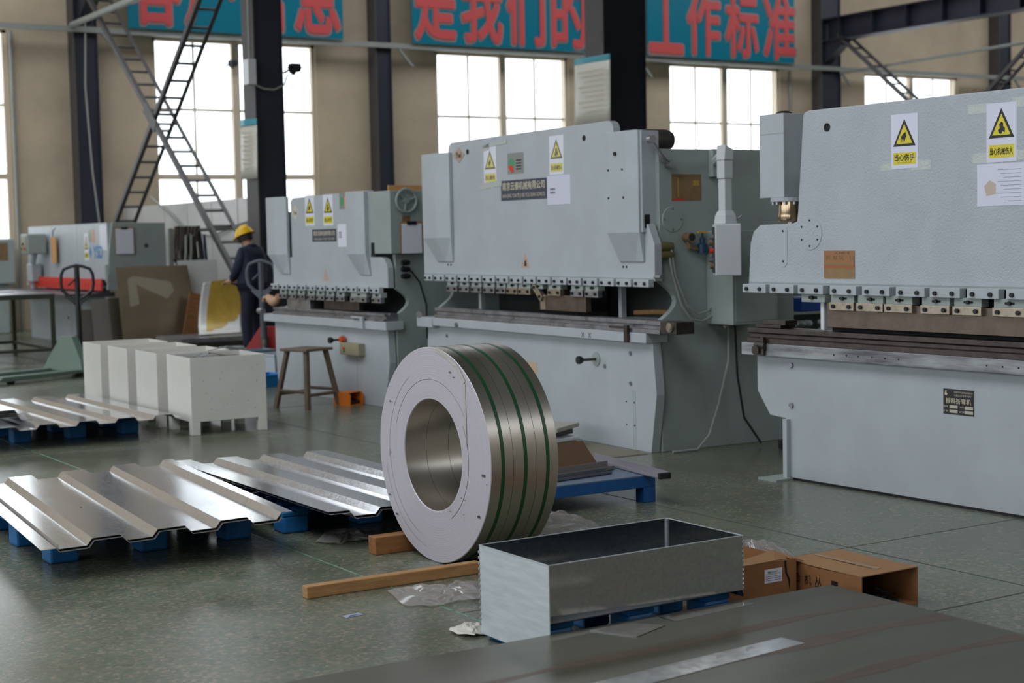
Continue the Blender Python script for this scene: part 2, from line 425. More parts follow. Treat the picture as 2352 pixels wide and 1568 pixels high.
def warning_sign(parent, c, w, h, caption, xd=FX, up=UP, hand=True, faded=False, small='', gloss=False):
    """white sheet with black-edged yellow triangle above a yellow caption strip"""
    c = Vector(c); up = Vector(up)
    s = panel(parent, 'warning_sign', paper_gl if gloss else paper_m, c, w, h, xd, up, 0.002)
    ye = yellow_pale if faded else yellow_m; bk = ink_pale if faded else ink_m
    tw = w * 0.84; th = h * 0.5; zt = h * 0.16
    tri = [(-tw / 2, -th / 2 + zt), (tw / 2, -th / 2 + zt), (0, th / 2 + zt)]
    cx_, cy_ = 0, zt - th / 6
    sc = lambda k: [(p[0] * k, cy_ + (p[1] - cy_) * k) for p in tri]
    shape(s, 'triangle_border', bk, c, tri, xd, up, 0.0006, 0.002)
    shape(s, 'triangle', ye, c, sc(0.72), xd, up, 0.0006, 0.0026)
    k = tw * 0.5
    if hand:
        hp = [(-.1, .22), (.12, .34), (.22, .05), (.1, -.1), (.02, -.36), (-.04, -.12), (-.12, -.4), (-.14, -.12), (-.26, -.36), (-.22, -.06), (-.36, -.2), (-.26, .04)]
    else:
        hp = [(.0, .4), (.16, .3), (.14, .12), (.3, -.02), (.28, -.3), (.1, -.2), (.02, -.38), (-.2, -.34), (-.26, -.12), (-.1, .0), (-.16, .24)]
    shape(s, 'pictogram', bk, c, [(a * k, b * k + cy_ * 1.0) for a, b in hp], xd, up, 0.0005, 0.0032)
    sw = w * 0.84; sh = h * 0.22; zc = -h * 0.315
    panel(s, 'caption_strip', ye, c + up * zc, sw, sh, xd, up, 0.0006, off=0.002)
    text(s, 'caption_text', caption, bk, c + up * (zc + (sh * 0.08 if small else 0)), sw * 0.9, sh * 0.55, xd, up, 0.0029, 0.02)
    if small: text(s, 'small_print', small, bk, c + up * (zc - sh * 0.36), sw * 0.62, sh * 0.12, xd, up, 0.0029)
    return s

def clipboard(c, xd, label, w=0.22, h=0.32, n=1.0):
    t = thing('clipboard', label, 'clipboard', c)
    panel(t, 'board', wood_pale, (0, 0, 0), w + 0.02, h + 0.02, xd, t=0.005)
    panel(t, 'sheet_of_paper', paper_m, (0, 0, -0.01), w, h, xd, t=0.001, off=0.005)
    panel(t, 'clip', bolt_m, (0, 0, h / 2 - 0.005), 0.09, 0.03, xd, t=0.012, off=0.005)
    return t

# ------------------------------------------------------------------ the hall
fl_o = struct(MB().box(-12, 42, -12, 28.6, -0.2, 0).build('floor', floor_mat()))
SKY = [(-9, 40, 21.6, 25.4), (-5, 1.5, -3, 17), (6, 26, -10.5, -6.5)]     # openings added in the unseen ceiling to brighten end wall, floor and rear
def ceiling():
    xs = sorted({-12, 42} | {v for s in SKY for v in s[:2]}); ys = sorted({-12, 28.6} | {v for s in SKY for v in s[2:]})
    m = MB()
    for a, b in zip(xs, xs[1:]):
        for c, d in zip(ys, ys[1:]):
            if not any(s[0] <= a and b <= s[1] and s[2] <= c and d <= s[3] for s in SKY): m.box(a, b, c, d, 9.0, 9.1)
    return struct(m.build('ceiling', ceil_m))
ceiling()
for a, b, c, d in SKY: portal(((a + b) / 2, (c + d) / 2, 9.05), (0, 0, 0), b - a, d - c)
WY0, WY1 = 28.2, 28.5
WIN = [(4.05, 7.42), (10.06, 13.36), (16.06, 19.36), (22.1, 25.42), (28.18, 31.5), (34.2, 37.5)]
ZS, ZT = 1.40, 5.28
mb = MB(); x = -12.0
for a, b in WIN:
    mb.box(x, a, WY0, WY1, 0, 9); mb.box(a, b, WY0, WY1, 0, ZS); mb.box(a, b, WY0, WY1, ZT, 9); x = b
mb.box(x, 42, WY0, WY1, 0, 9)
struct(mb.build('wall_north', wall_m))
# side wall with a long row of windows (out of the photo to the left; it lights the machines' fronts)
mb = MB(); y = -12.0; LW = [(-9, -3), (-1.5, 4.5), (6, 12), (13.5, 19.5), (21, 27)]
for a, b in LW:
    mb.box(-12.3, -12, y, a, 0, 9); mb.box(-12.3, -12, a, b, 0, 1.2); mb.box(-12.3, -12, a, b, 6.4, 9); y = b
mb.box(-12.3, -12, y, 28.5, 0, 9)
struct(mb.build('wall_west', wall_w))
struct(MB().box(42, 42.3, -12, 28.5, 0, 9).build('wall_east', wall_lo))
struct(MB().box(-12.3, 42.3, -12.3, -12, 0, 9).build('wall_south', wall_lo))
for a, b in LW: portal((-12.15, (a + b) / 2, 3.8), (0, -PI / 2, 0), 5.2, b - a)
for a, b in WIN: portal(((a + b) / 2, 28.35, (ZS + ZT) / 2), (-PI / 2, 0, 0), b - a, ZT - ZS)

frame_m = mat('window_frame_paint', srgb(206, 190, 168), 0.5)
for k, (a, b) in enumerate(WIN):
    w = thing('window_%d' % (k + 1), None, None, ((a + b) / 2, 28.3, 0)); struct(w)
    h = (b - a) / 2; f = MB()
    f.box(-h, -h + .07, -.05, .05, ZS, ZT); f.box(h - .07, h, -.05, .05, ZS, ZT)
    f.box(-h, h, -.05, .05, ZT - .05, ZT); f.box(-h, h, -.08, .05, ZS, ZS + .06)
    f.build('window_frame', frame_m, w)
    MB().box(-.075, .075, -.06, .05, ZS + .06, ZT - .05).build('mullion', frame_m, w)
    g = MB()
    for q in (-h / 2, h / 2): g.box(q - .019, q + .019, -.016, .016, ZS, ZT)
    g.box(-h, h, -.02, .02, 3.95, 4.0); g.box(-h, h, -.03, .03, 2.67, 2.77)
    g.build('glazing_bar', frame_m, w)
    MB().box(-h + .03, h - .03, -.004, .004, ZS + .02, ZT - .02).build('window_pane', glass_m, w)

# floor joint strips
joint_m = mat('pale_green_joint_strip', srgb(104, 136, 116), 0.5, var=0.6, vscale=30)
joint_d = mat('faint_floor_joint', srgb(70, 76, 68), 0.6)
tn = 1
for args, m in (((3.087, 3.098, -11, 28.1), joint_m), ((5.215, 5.223, -11, 28.1), joint_d), ((0.96, 0.968, -11, 28.1), joint_d),
                ((3.1, 41, 4.235, 4.245), joint_d), ((3.1, 41, 5.337, 5.342), joint_d), ((-11, 41, 8.6, 8.608), joint_d), ((-11, 41, 12.95, 12.958), joint_d)):
    struct(MB().box(args[0], args[1], args[2], args[3], -0.001, 0.0009).build('trim_%d' % tn, m)); tn += 1

# ------------------------------------------------------------------ steel frame
def column(name, label, x0, x1, y0, y1, z1=9.0, m=None, cat='steel column'):
    t = thing(name, label, cat, ((x0 + x1) / 2, (y0 + y1) / 2, 0))
    hx = (x1 - x0) / 2; hy = (y1 - y0) / 2
    MB().box(-hx, -hx + .022, -hy, hy, 0, z1).build('flange', brace_m, t)
    MB().box(hx - .022, hx, -hy, hy, 0, z1).build('flange', m or column_m, t)
    MB().box(-hx + .022, hx - .022, -hy + .03, -hy + .05, 0, z1).build('web', m or column_m, t)
    b = MB().box(-hx - .12, hx + .12, -hy - .08, hy + .08 if y1 < 28 else hy, 0, .025); b.build('base_plate', m or column_m, t)
    return t
column('steel_column', 'dark steel wall column behind the grey shearing machine, pale cable running down it', 8.5, 8.93, 27.85, 28.2)
column('steel_column', 'slim dark wall column between the first two banners', 14.52, 14.86, 27.85, 28.2)
column('steel_column', 'dark wall column hidden behind the broad black column', 20.5, 20.9, 27.85, 28.2)
column('steel_column', 'dark wall column under the end of the crane beam', 26.43, 27.05, 27.85, 28.2)
column('steel_column', 'dark wall column at the far right of the end wall', 32.65, 33.1, 27.85, 28.2)
column('steel_column', 'tall dark free-standing column beside the worker in the yellow hard hat', 8.5, 8.92, 19.85, 20.25)
column('steel_column', 'broad black column rising behind the middle press brake', 14.4, 15.22, 20.0, 20.5)

t = thing('wall_rail', 'long pale horizontal rail running along the wall below the banners', 'rail', (14, 27.8, 5.3))
MB().box(-18, 27.5, -.03, .03, -.05, .05).build('tube', rail_m, t)
for xx in (-5.3, .7, 6.7, 12.7, 18.9):
    MB().prism([(-.03, .0), (.03, 0), (.34, -.34), (.28, -.34)], 'y', -.02, .02, Matrix.Translation((xx + .3, 0, -.05))).build('bracket', rail_m, t)
tag(MB().tube([(8.45, 27.75, 5.36), (8.45, 20.6, 5.36)], .055, 10).build('tie_pipe', rail_m, smooth=True), 'pale round pipe running from the leftmost wall column towards the viewer', 'pipe')
tag(MB().tube([(26.95, 27.75, 5.2), (26.95, 22, 5.31), (26.95, 16, 5.36)], .035, 8).build('tie_pipe', rail_m, smooth=True), 'thin pale pipe crossing below the dark crane beam', 'pipe')
tag(MB().tube([(7.47, 28.12, 5.25), (7.47, 28.12, 0.0)], .035, 10).build('conduit', rail_m, smooth=True), 'vertical pale conduit on the wall beside the leftmost window', 'conduit')
tag(MB().tube([(25.7, 28.15, 5.25), (25.7, 28.15, 1.0)], .03, 8).build('conduit', rail_m, smooth=True), 'thin vertical pale conduit right of the window under the third banner', 'conduit')
tag(MB().tube([(8.72, 27.8, 6.4), (8.70, 27.8, 5.2), (8.66, 27.79, 4.3), (8.73, 27.79, 2.8), (8.82, 27.8, 1.9), (8.84, 27.8, 1.2)], .016, 6).build('cable', cable_w, smooth=True),
    'pale cable hanging down the dark column behind the shearing machine', 'cable')

def crane(x, name, label):
    t = thing(name, label, 'crane beam', (x, 21, 5.93))
    MB().box(-.2, .2, -9, 6.85, 0, .03).build('flange', column_m, t)
    MB().box(-.2, .2, -9, 6.85, .51, .54).build('flange', column_m, t)
    MB().box(-.012, .012, -9, 6.85, .03, .51).build('web', column_m, t)
    for k in range(15):
        y = 6.3 - k * 1.05
        MB().box(-.19, -.012, y - .008, y + .008, .03, .51).build('stiffener', column_m, t)
    MB().prism([(6.85, 0), (6.2, 0), (6.3, -.14), (6.85, -.5)], 'x', -.12, .12).build('bracket', column_m, t)
crane(26.65, 'crane_beam', 'dark crane beam with stiffener plates running out over the right-hand press brake')
crane(8.71, 'crane_beam', 'dark crane beam end above the leftmost wall column')

def brace(name, label, xa, xb, p0, p1, n, rw=.08, gusset=True):
    """laced brace: two rails side by side joined by level rungs, from p0=(y,z) to p1"""
    t = thing(name, label, 'brace', ((xa + xb) / 2, p0[0], p0[1]))
    d = Vector((0, p1[0] - p0[0], p1[1] - p0[1])); L = d.length; d /= L; n2 = Vector((1, 0, 0)).cross(d)
    T = Matrix.Identity(4)
    for i in range(3): T[i][0] = (1, 0, 0)[i]; T[i][1] = d[i]; T[i][2] = n2[i]
    h = (xb - xa) / 2
    for sgn in (-1, 1):
        m = MB().box(sgn * h - .004, sgn * h + .004, 0, L, -rw / 2, rw / 2, T).box(min(sgn * h, sgn * (h - .06)), max(sgn * h, sgn * (h - .06)), 0, L, -rw / 2, -rw / 2 + .01, T)
        m.build('brace_rail', brace_m, t)
    for k in range(n):
        y = (k + .5) * L / n
        MB().box(-h, h, y - .02, y + .02, -.012, .012, T).build('rung', brace_m, t)
    if gusset: MB().box(-h - .012, -h - .005, L / 2 - .3, L / 2 + .3, -.1, .1, T).build('gusset_plate', brace_m, t)
    return t
brace('lattice_brace', 'laced steel brace sloping down to the right behind the worker', 8.5, 8.9, (27.7, 6.28), (20.35, .67), 24)
brace('lattice_brace', 'laced steel brace sloping down to the left behind the shearing machine', 8.515, 8.885, (20.35, 6.18), (27.7, .6), 24, gusset=False)
brace('lattice_brace', 'dark laced brace sloping down from the crane beam behind the right-hand press', 26.5, 26.9, (27.4, 6.04), (20.2, .42), 24)
brace('lattice_brace', 'dark laced brace cut off by the right edge above the press', 26.515, 26.885, (20.2, 6.5), (27.4, .85), 24, gusset=False)

# ------------------------------------------------------------------ banners
def banner(x0, x1, chars, label):
    xc = (x0 + x1) / 2; t = thing('banner', label, 'banner', (xc, 27.72, 5.36), group=None)
    MB().box(x0 - xc, x1 - xc, -.01, .02, 0, 1.66).build('banner_sheet', banner_t, t)
    for ch, x, w in chars:
        e = text(t, 'letter_edge', ch, banner_e, (x - xc, -.01, .80), w + .05, 1.43, FY, UP, .002, .040)
        text(t, 'letter', ch, banner_r, (x - xc, -.01, .80), w, 1.38, FY, UP, .016, .026)
banner(9.46, 13.74, [('客', 9.98, .92), ('户', 11.02, .9), ('信', 12.08, .9), ('息', 13.2, .9)], 'teal banner with red characters above the window behind the X-shaped braces')
banner(15.28, 19.54, [('是', 15.8, .9), ('我', 16.9, .92), ('们', 17.97, .88), ('的', 19.06, .84)], 'teal banner with red characters over the window behind the middle press')
banner(21.14, 25.44, [('工', 21.65, .9), ('作', 22.72, .9), ('标', 23.83, .92), ('准', 24.98, .92)], 'teal banner with red characters next to the crane beam end')

# ------------------------------------------------------------------ posters, box and cameras on the columns
def poster(label, x, yc, zc, w, h, curl=.03):
    t = thing('poster', label, 'poster', (x, yc, zc))
    def strip(z0, z1, name, m, off):
        n = 10; vs = []; fs = []
        for i in range(n + 1):
            y = w / 2 - w * i / n; d = -curl * math.sin(i / n * PI * 1.5) - off
            for k in range(5):
                z = z0 + (z1 - z0) * k / 4; vs.append((d - .02 * (1 - (z + h / 2) / h) * math.cos(i * .6), y, z))
        for i in range(n):
            for k in range(4): fs.append((i * 5 + k, i * 5 + k + 1, i * 5 + 6 + k, i * 5 + 5 + k))
        m_ = MB().add(vs, fs); o = m_.build(name, m, t, smooth=True)
        s = o.modifiers.new('thickness', 'SOLIDIFY'); s.thickness = .003
    strip(-h / 2, h / 2 - .09, 'poster_sheet', mat('cream_poster', srgb(214, 210, 198), .3), 0)
    strip(h / 2 - .09, h / 2, 'poster_heading', mat('teal_poster_band', srgb(70, 160, 176), .3), 0)
    for k in range(9):
        MB().box(-curl - .012, -curl - .010, -w * .36, w * (.36 - .1 * (k % 3)), h * .28 - k * h * .075, h * .28 - k * h * .075 + .012).build('text_line', mat('faint_brown_print', srgb(196, 182, 162), .5), t)
    return t
poster('curled white poster with teal heading on the column beside the worker', 8.44, 20.0, 2.74, .5, .8)
poster('cream poster with teal heading on the broad black column', 14.36, 20.27, 3.74, .94, 1.04, .02)

t = thing('junction_box', 'white junction box on the column above the curled poster', 'junction box', (8.44, 19.85, 3.76))
MB().box(-.07, .05, -.1, .1, -.17, .17).build('box', white_m, t, .01)
MB().tube([(0, 0, .17), (0.0, 0, 1.2), (.03, 0, 2.6)], .022, 8).build('conduit', rail_m, t, smooth=True)
tag(MB().tube([(8.46, 19.8, 3.6), (8.6, 19.79, 3.54), (8.75, 19.79, 3.53), (8.9, 19.79, 3.6), (8.96, 19.79, 3.74)], .013, 6).build('cable', cable_w, smooth=True), 'loose cable looping from the white junction box to the camera', 'cable')
def cctv(label, loc, rz):
    t = thing('security_camera', label, 'security camera', loc, rz)
    MB().box(-.07, .07, -.06, .06, .02, .06).build('mount', column_m, t)
    MB().prism([(-.09, .02), (.09, .02), (.06, -.05), (-.05, -.07)], 'y', -.06, .06).build('housing', bolt_m, t, .008)
    MB().cyl((-.02, 0, -.05), (-.02, 0, -.09), .03, 12).build('lens', black_m, t)
    MB().tube([(0, .0, .0), (-.06, .05, -.02), (-.12, .1, -.06)], .015, 6).build('arm', column_m, t)
cctv('dark security camera silhouetted in the window right of the column', (9.06, 19.78, 3.83), 0)
cctv('small dark security camera on the wide window mullion', (11.6, 28.1, 4.85), .4)

# ------------------------------------------------------------------ press brakes (x = depth from the front, y = along the bed, z up)
def front_bolt(parent, c, r=.012, l=.012, name='bolt'):
    x, y, z = c
    m = MB().cyl((x - l, y, z), (x, y, z), r, 10).build(name, bolt_m, parent)
    return m
def clamp_upper(t, y0, y1, z0, z1, d=-.045, bolt=.011):
    c = MB().box(d, 0, y0, y1, z0, z1).build('punch_clamp', paint, t, .003)
    for q in (.2, .76): front_bolt(c, (d, y1 + (y0 - y1) * q, z0 + (z1 - z0) * .45), bolt, .012)
    return c
def clamp_lower(t, y0, y1, z0, z1, ztop, d=-.04, bolt=.011, m=None, tilt=0):
    yc = (y0 + y1) / 2
    T = Matrix.Translation((0, yc, (z0 + z1) / 2)) @ Matrix.Rotation(tilt, 4, 'X') @ Matrix.Translation((0, -yc, -(z0 + z1) / 2))
    h = MB().box(-.03, .03, y0 + .01, y1 - .0, z1 - .002, ztop).build('tool_holder', paint_dark, t, .002)
    MB().box(-.032, -.030, yc - .03, yc + .03, (z1 + ztop) / 2 - .006, (z1 + ztop) / 2 + .006).build('slot', hole_m, h)
    front_bolt(h, (-.03, yc + .0, (z1 + ztop) / 2), bolt * .9, .012)
    c = MB().box(d, -.0, y0, y1, z0, z1, T).build('clamp_bar', m or steel_tan, t, .003)
    for q in (.18, .82):
        p = T @ Vector((d, y1 + (y0 - y1) * q, (z0 + z1) / 2)); front_bolt(c, p, bolt, .01)
    return c
def cover(t, pts_top, z_top, z_mid, z_bot, pts_bot):
    """cylinder cover: chamfered box whose foot tapers back to the ram"""
    r = [[(x, y, z_bot) for x, y in pts_bot], [(x, y, z_mid) for x, y in pts_top], [(x, y, z_top) for x, y in pts_top]]
    return MB().loft(r).build('cylinder_cover', paint, t, .004)
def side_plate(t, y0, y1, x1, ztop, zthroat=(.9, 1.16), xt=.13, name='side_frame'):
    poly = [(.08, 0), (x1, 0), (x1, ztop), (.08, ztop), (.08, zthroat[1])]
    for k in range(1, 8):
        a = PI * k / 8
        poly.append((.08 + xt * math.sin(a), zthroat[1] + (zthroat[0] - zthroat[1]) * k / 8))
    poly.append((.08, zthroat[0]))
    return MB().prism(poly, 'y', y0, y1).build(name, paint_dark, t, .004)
def table(t, y0, y1, z0, z1, d, die0, die1, dz, die_m):
    MB().box(d, .12, y0, y1, z0, z1).build('table_rail', paint if die_m is not steel_dark else mat('soot_streaked_paint', srgb(170, 174, 176), .42, col2=srgb(88, 84, 88), vscale=2.6, stretch=(1, .7, 6)), t, .004)
    h = dz[1] - dz[0]; zz = dz[0]
    prof = [(d + .005, zz), (d + .005, zz + h * .32), (d + .03, zz + h * .4), (d + .03, zz + h * .62), (d + .012, zz + h * .7), (d + .012, zz + h), (d + .05, zz + h), (d + .062, zz + h - .016), (d + .074, zz + h), (.1, zz + h), (.1, zz)]
    MB().prism(prof, 'y', die0, die1).build('bending_die', die_m, t, .002)
def knob(t, y, z, l=.07, r=.028, base=True):
    k = MB().cyl((-l, y, z), (0, y, z), .010, 10).build('knob', steel_dark, t)
    MB().lathe([(.001, -l - .03), (r, -l - .03), (r * 1.05, -l - .01), (r * .7, -l + .01), (.011, -l + .015)], (0, y, z), 'x', 14).build('knob_grip', black_m, k, smooth=True)
    if base: MB().cyl((-.008, y - .0, z), (0, y, z), .05, 20).build('knob_plate', paint_dark, k)
def stick(t, y, z, w, h, m, d=0.0, name='label_plate', tt=.002):
    return panel(t, name, m, (d, y, z), w, h, FX, UP, tt)

# ---- middle press brake
t = P2 = thing('press_brake', 'large grey press brake in the middle with navy name plate and taped warning sheets', 'press brake', (6.44, 8.40, 0), -.034, 'grey press brakes along the aisle')
ram = MB().prism([(0, 1.17), (3.39, 1.17), (3.39, 1.49), (3.32, 1.56), (2.91, 1.56), (2.91, 2.2), (2.89, 2.25), (2.85, 2.27), (.53, 2.28), (.49, 2.265), (.47, 2.23), (.47, 1.57), (.14, 1.57), (.07, 1.55), (0, 1.42)], 'x', 0, .06).build('ram', paint, t, .003)
MB().box(-.004, 0, .01, 3.38, 1.185, 1.19).build('weld_seam', paint_dark, ram)
for y, z in ((2.57, 2.18), (.84, 2.18)): MB().cyl((-.002, y, z), (.0, y, z), .022, 16).build('lifting_hole', hole_m, ram)
cover(t, [(-.08, .45), (-.08, .21), (-.045, .11), (0, .11), (0, .45)], 2.19, 1.5, 1.30, [(-.012, .40), (-.012, .2), (-.012, .11), (0, .11), (0, .40)])
cover(t, [(-.08, 3.24), (-.08, 3.0), (-.03, 2.84), (0, 2.84), (0, 3.24)], 2.19, 1.49, 1.29, [(-.012, 3.12), (-.012, 2.97), (-.012, 2.85), (0, 2.85), (0, 3.12)])
MB().box(-.03, .115, .092, .42, 1.50, 2.185).build('cylinder_housing', paint, t, .004)
MB().box(.062, .30, 3.0, 3.35, 1.60, 2.18).build('cylinder_housing', paint, t, .006)
MB().box(-.012, .03, .088, .1, 1.53, 1.62).build('guide_slot', hole_m, t)
side_plate(t, .05, .10, 1.25, 2.06)
side_plate(t, 3.26, 3.31, 1.25, 2.06)
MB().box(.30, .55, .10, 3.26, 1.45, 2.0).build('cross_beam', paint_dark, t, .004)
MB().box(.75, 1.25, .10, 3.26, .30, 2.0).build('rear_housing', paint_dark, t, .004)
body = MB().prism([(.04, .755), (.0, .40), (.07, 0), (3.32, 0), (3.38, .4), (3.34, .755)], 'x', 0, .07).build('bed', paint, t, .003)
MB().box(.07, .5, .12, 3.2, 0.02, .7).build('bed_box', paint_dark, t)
for y, z in ((.3, .67), (.3, .46), (.62, .56), (3.0, .67)): MB().cyl((-.008, y, z), (0, y, z), .014, 12).build('bolt', steel_rail, body)
for y in (.25, .275): MB().box(-.0015, 0, y, y + .004, .01, .41).build('panel_seam', paint_dark, body)
for y, z in ((.262, .33), (.262, .17), (.36, .33), (.36, .17)): MB().cyl((-.003, y, z), (0, y, z), .006, 8).build('rivet', bolt_m, body)
table(t, .03, 3.42, .752, .82, -.06, -.12, 3.12, (.82, .905), steel_rail)
MB().box(-.07, -.01, 3.14, 3.42, .735, .815).build('end_block', paint, t, .004)
MB().cyl((-.075, 3.36, .84), (-.02, 3.46, .84), .028, 12).build('end_screw', steel_rail, t)
e = MB().box(-.05, .1, -.30, -.12, .825, .905).build('die_end_cap', steel_dark, t, .004)
MB().cyl((-.065, -.24, .87), (-.05, -.24, .87), .032, 18).cyl((-.07, -.24, .87), (-.065, -.24, .87), .024, 18).build('locking_ring', steel_tan, e)
MB().box(-.085, -.06, .22, .26, .75, .87).box(-.085, -.06, .26, .44, .845, .86).build('stop_hook', steel_dark, t, .003)
for y in (.81, .72): text(t, 'stamp', 'X', ink_m, (-.06, y, .778), .045, .035, off=.001)
for y, z in ((2.71, .775),): MB().cyl((-.075, y, z), (-.06, y, z), .02, 12).build('bolt', steel_rail, t)
edges = [3.31, 3.15, 2.94, 2.73, 2.52, 2.31, 2.09, 1.88, 1.67, 1.47, 1.26, 1.04, .84, .63, .42, .21, 0.0]
for k in range(16): clamp_upper(t, edges[k + 1] + .012, edges[k] - .02 - (.0 if k else -.02), 1.13, 1.183)
for y1, y0, tl in ((2.92, 2.74, 0), (2.70, 2.54, 0), (2.50, 2.33, 0), (2.30, 2.12, 0), (2.09, 1.945, 0), (1.93, 1.765, 0), (1.75, 1.57, 0), (1.55, 1.39, .72), (1.32, 1.14, 0), (1.0, .84, 0), (.81, .64, 0)):
    clamp_lower(t, y0, y1, 1.045, 1.095, 1.132, m=steel_tan if y1 < 2 and y1 > 1.2 else steel_rail, tilt=tl)
pt = MB().box(-.02, .03, .83, 1.46, .935, 1.05).build('punch', steel_brown, t, .003)
MB().box(-.021, -.02, 1.38, 1.45, .94, 1.05).build('chamfer', steel_tan, pt)
MB().box(.28, .32, 1.0, 2.6, .78, 1.12).build('back_gauge', hole_m, t)
MB().box(.1, .14, 2.58, 2.62, .76, 1.13).build('gauge_post', paint, t)
MB().box(.15, .19, .62, .66, .76, 1.13).build('gauge_post', paint, t)
MB().box(.15, .55, .12, .64, .86, .90).build('gauge_beam', paint, t)
MB().tube([(.25, .6, .93), (.3, .4, .94), (.36, .2, .935)], .018, 8).build('wooden_rod', wood_pale, t, smooth=True)
# stickers
s = MB().prism([(2.72, 2.095), (2.82, 2.16), (2.72, 2.225), (2.62, 2.16)], 'x', -.003, 0).build('trade_plate', mat('tan_trade_plate', srgb(176, 156, 136), .4), t)
text(s, 'monogram', 'Ywl', ink_m, (-.003, 2.72, 2.16), .09, .05, off=.001, bold=.01)
warning_sign(t, (0, 2.205, 2.05), .20, .295, '当心触电', faded=True)
warning_sign(t, (0, 1.215, 2.08), .20, .285, '当心机械伤人', hand=False, faded=True)
for y, z, w, h, a in ((2.13, 2.215, .38, .03, .05), (2.27, 2.195, .12, .05, .1), (2.2, 1.9, .34, .05, .06)):
    T = basis((0, y, z), FX) @ Matrix.Rotation(a, 4, 'Z'); MB().box(-w / 2, w / 2, -h / 2, h / 2, .0021, .0026, T).build('adhesive_tape', tape_m, t)
s = stick(t, 1.81, 2.05, .24, .16, mat('silver_plate', srgb(138, 140, 134), .35), name='instruction_plate')
MB().cyl((-.003, 1.87, 2.045), (-.0022, 1.87, 2.045), .045, 20).build('green_disc', green_dot, s)
MB().prism([(1.925, 2.03), (1.87, 1.98), (1.83, 1.985), (1.86, 2.04)], 'x', -.0036, -.003).build('red_wedge', red_m, s)
for k in range(4): MB().box(-.0028, -.0022, 1.72, 1.80, 2.0 + k * .022, 2.01 + k * .022).build('text_line', ink_m, s)
s = stick(t, 1.70, 1.845, .68, .155, plate_navy, name='name_plate')
text(s, 'lettering', '南京云泰机械有限公司', gold_m, (-.002, 1.70, 1.877), .63, .062, bold=.02, off=.001)
text(s, 'lettering', 'NAN JING YUN TE JI XIE YOU XIAN GONG SI', gold_m, (-.002, 1.70, 1.80), .63, .038, bold=.01, off=.001)
s = stick(t, 1.19, 1.825, .32, .215, paper_gl, -.0005, 'taped_sheet')
for k in range(2): MB().box(-.0040, -.0030, 1.24, 1.31, 1.80 + k * .025, 1.815 + k * .025).build('text_block', mat('grey_print', srgb(120, 124, 140), .5), s)
s = MB().prism([(1.63, 1.25), (1.76, 1.25), (1.695, 1.365)], 'x', -.002, 0).build('warning_triangle', mat('faded_pink_triangle', srgb(190, 160, 142), .5), t)
MB().prism([(1.67, 1.262), (1.71, 1.262), (1.70, 1.30), (1.68, 1.31)], 'x', -.003, -.002).build('pictogram', ink_m, s)
s = stick(t, 1.63, .485, .15, .09, mat('beige_sticker', srgb(196, 168, 140), .5), name='sticker')
for y in (.33, .37): front_bolt(t, (0, y, 1.265), .008, .004, 'rivet')
for y in (2.9, 2.95): front_bolt(t, (0, y, 1.265), .008, .004, 'rivet')
for y, z in ((.42, 1.93), (.25, 1.93), (.42, 1.74), (.24, 1.74)): front_bolt(t, (-.08, y, z), .008, .004, 'rivet')
front_bolt(t, (-.08, .33, 2.04), .014, .012, 'bolt')
knob(t, .73, .605, .13)
MB().cyl((-.004, -.01, 1.2), (-.004, -.08, 1.2), .014, 10).build('bleed_plug', steel_rail, t)
# near side of the middle press: disc, brass plate, valves, hoses, motor, pendant bracket
SX = Vector((1, 0, 0))
MB().lathe([(.001, -.006), (.085, -.006), (.088, 0)], (.19, .05, 1.585), 'y', 28).build('inspection_disc', paint_dark, t, smooth=True)
for a in range(4): MB().cyl((.19 + .07 * math.cos(a * PI / 2), .042, 1.585 + .07 * math.sin(a * PI / 2)), (.19 + .07 * math.cos(a * PI / 2), .05, 1.585 + .07 * math.sin(a * PI / 2)), .009, 8).build('bolt', steel_rail, t)
s = panel(t, 'brass_plate', brass_m, (.31, .05, 1.80), .25, .18, SX, UP, .003)
panel(s, 'plate_band', red_m, (.245, .05, 1.716), .1, .012, SX, UP, .0005, off=.003)
panel(s, 'plate_band', mat('dull_yellow_print', srgb(176, 140, 50), .5), (.24, .05, 1.80), .012, .13, SX, UP, .0005, off=.003)
panel(s, 'plate_patch', MATS['dull_yellow_print'], (.39, .05, 1.83), .05, .035, SX, UP, .0005, off=.003)
v = MB().cyl((.30, .05, 1.46), (.30, -.02, 1.46), .032, 16).build('pressure_gauge', brass_m, t)
MB().cyl((.30, -.021, 1.46), (.30, -.019, 1.46), .026, 16).build('gauge_face', black_m, v)
MB().tube([(.30, .02, 1.43), (.30, .02, 1.39), (.4, .02, 1.375)], .014, 8).build('brass_fitting', brass_m, v)
v = MB().lathe([(.001, 1.35), (.034, 1.35), (.036, 1.41), (.02, 1.42), (.02, 1.45), (.008, 1.46), (.008, 1.49)], (.41, .01, 0), 'z', 14).build('valve', mat('dark_teal_valve', srgb(28, 60, 84), .4), t, smooth=True)
MB().box(.375, .445, .0, .02, 1.488, 1.5).build('valve_handle', mat('yellow_valve_handle', srgb(196, 150, 50), .4), v)
for z in (1.345, 1.40): MB().lathe([(.03, -.0), (.034, .05), (.03, .1)], (.06, .02, z), 'x', 14).build('hose_plug', mat('olive_plug', srgb(96, 88, 52), .5), t, smooth=True)
MB().lathe([(.001, 0), (.07, 0), (.075, .03), (.075, .2), (.06, .24), (.001, .24)], (.0, .3, 2.135), 'x', 20, Matrix.Translation((.12, 0, 0))).box(.16, .28, .25, .36, 2.05, 2.08).build('motor', mat('dark_motor_enamel', srgb(62, 58, 56), .5), t, smooth=True)
MB().tube([(.02, .03, 2.1), (.06, .0, 2.02), (.14, .02, 1.96)], .012, 8).build('lever', steel_rail, t, smooth=True)
MB().cyl((.0, .04, 2.12), (.0, -.0, 2.12), .028, 14).build('pulley', steel_rail, t)
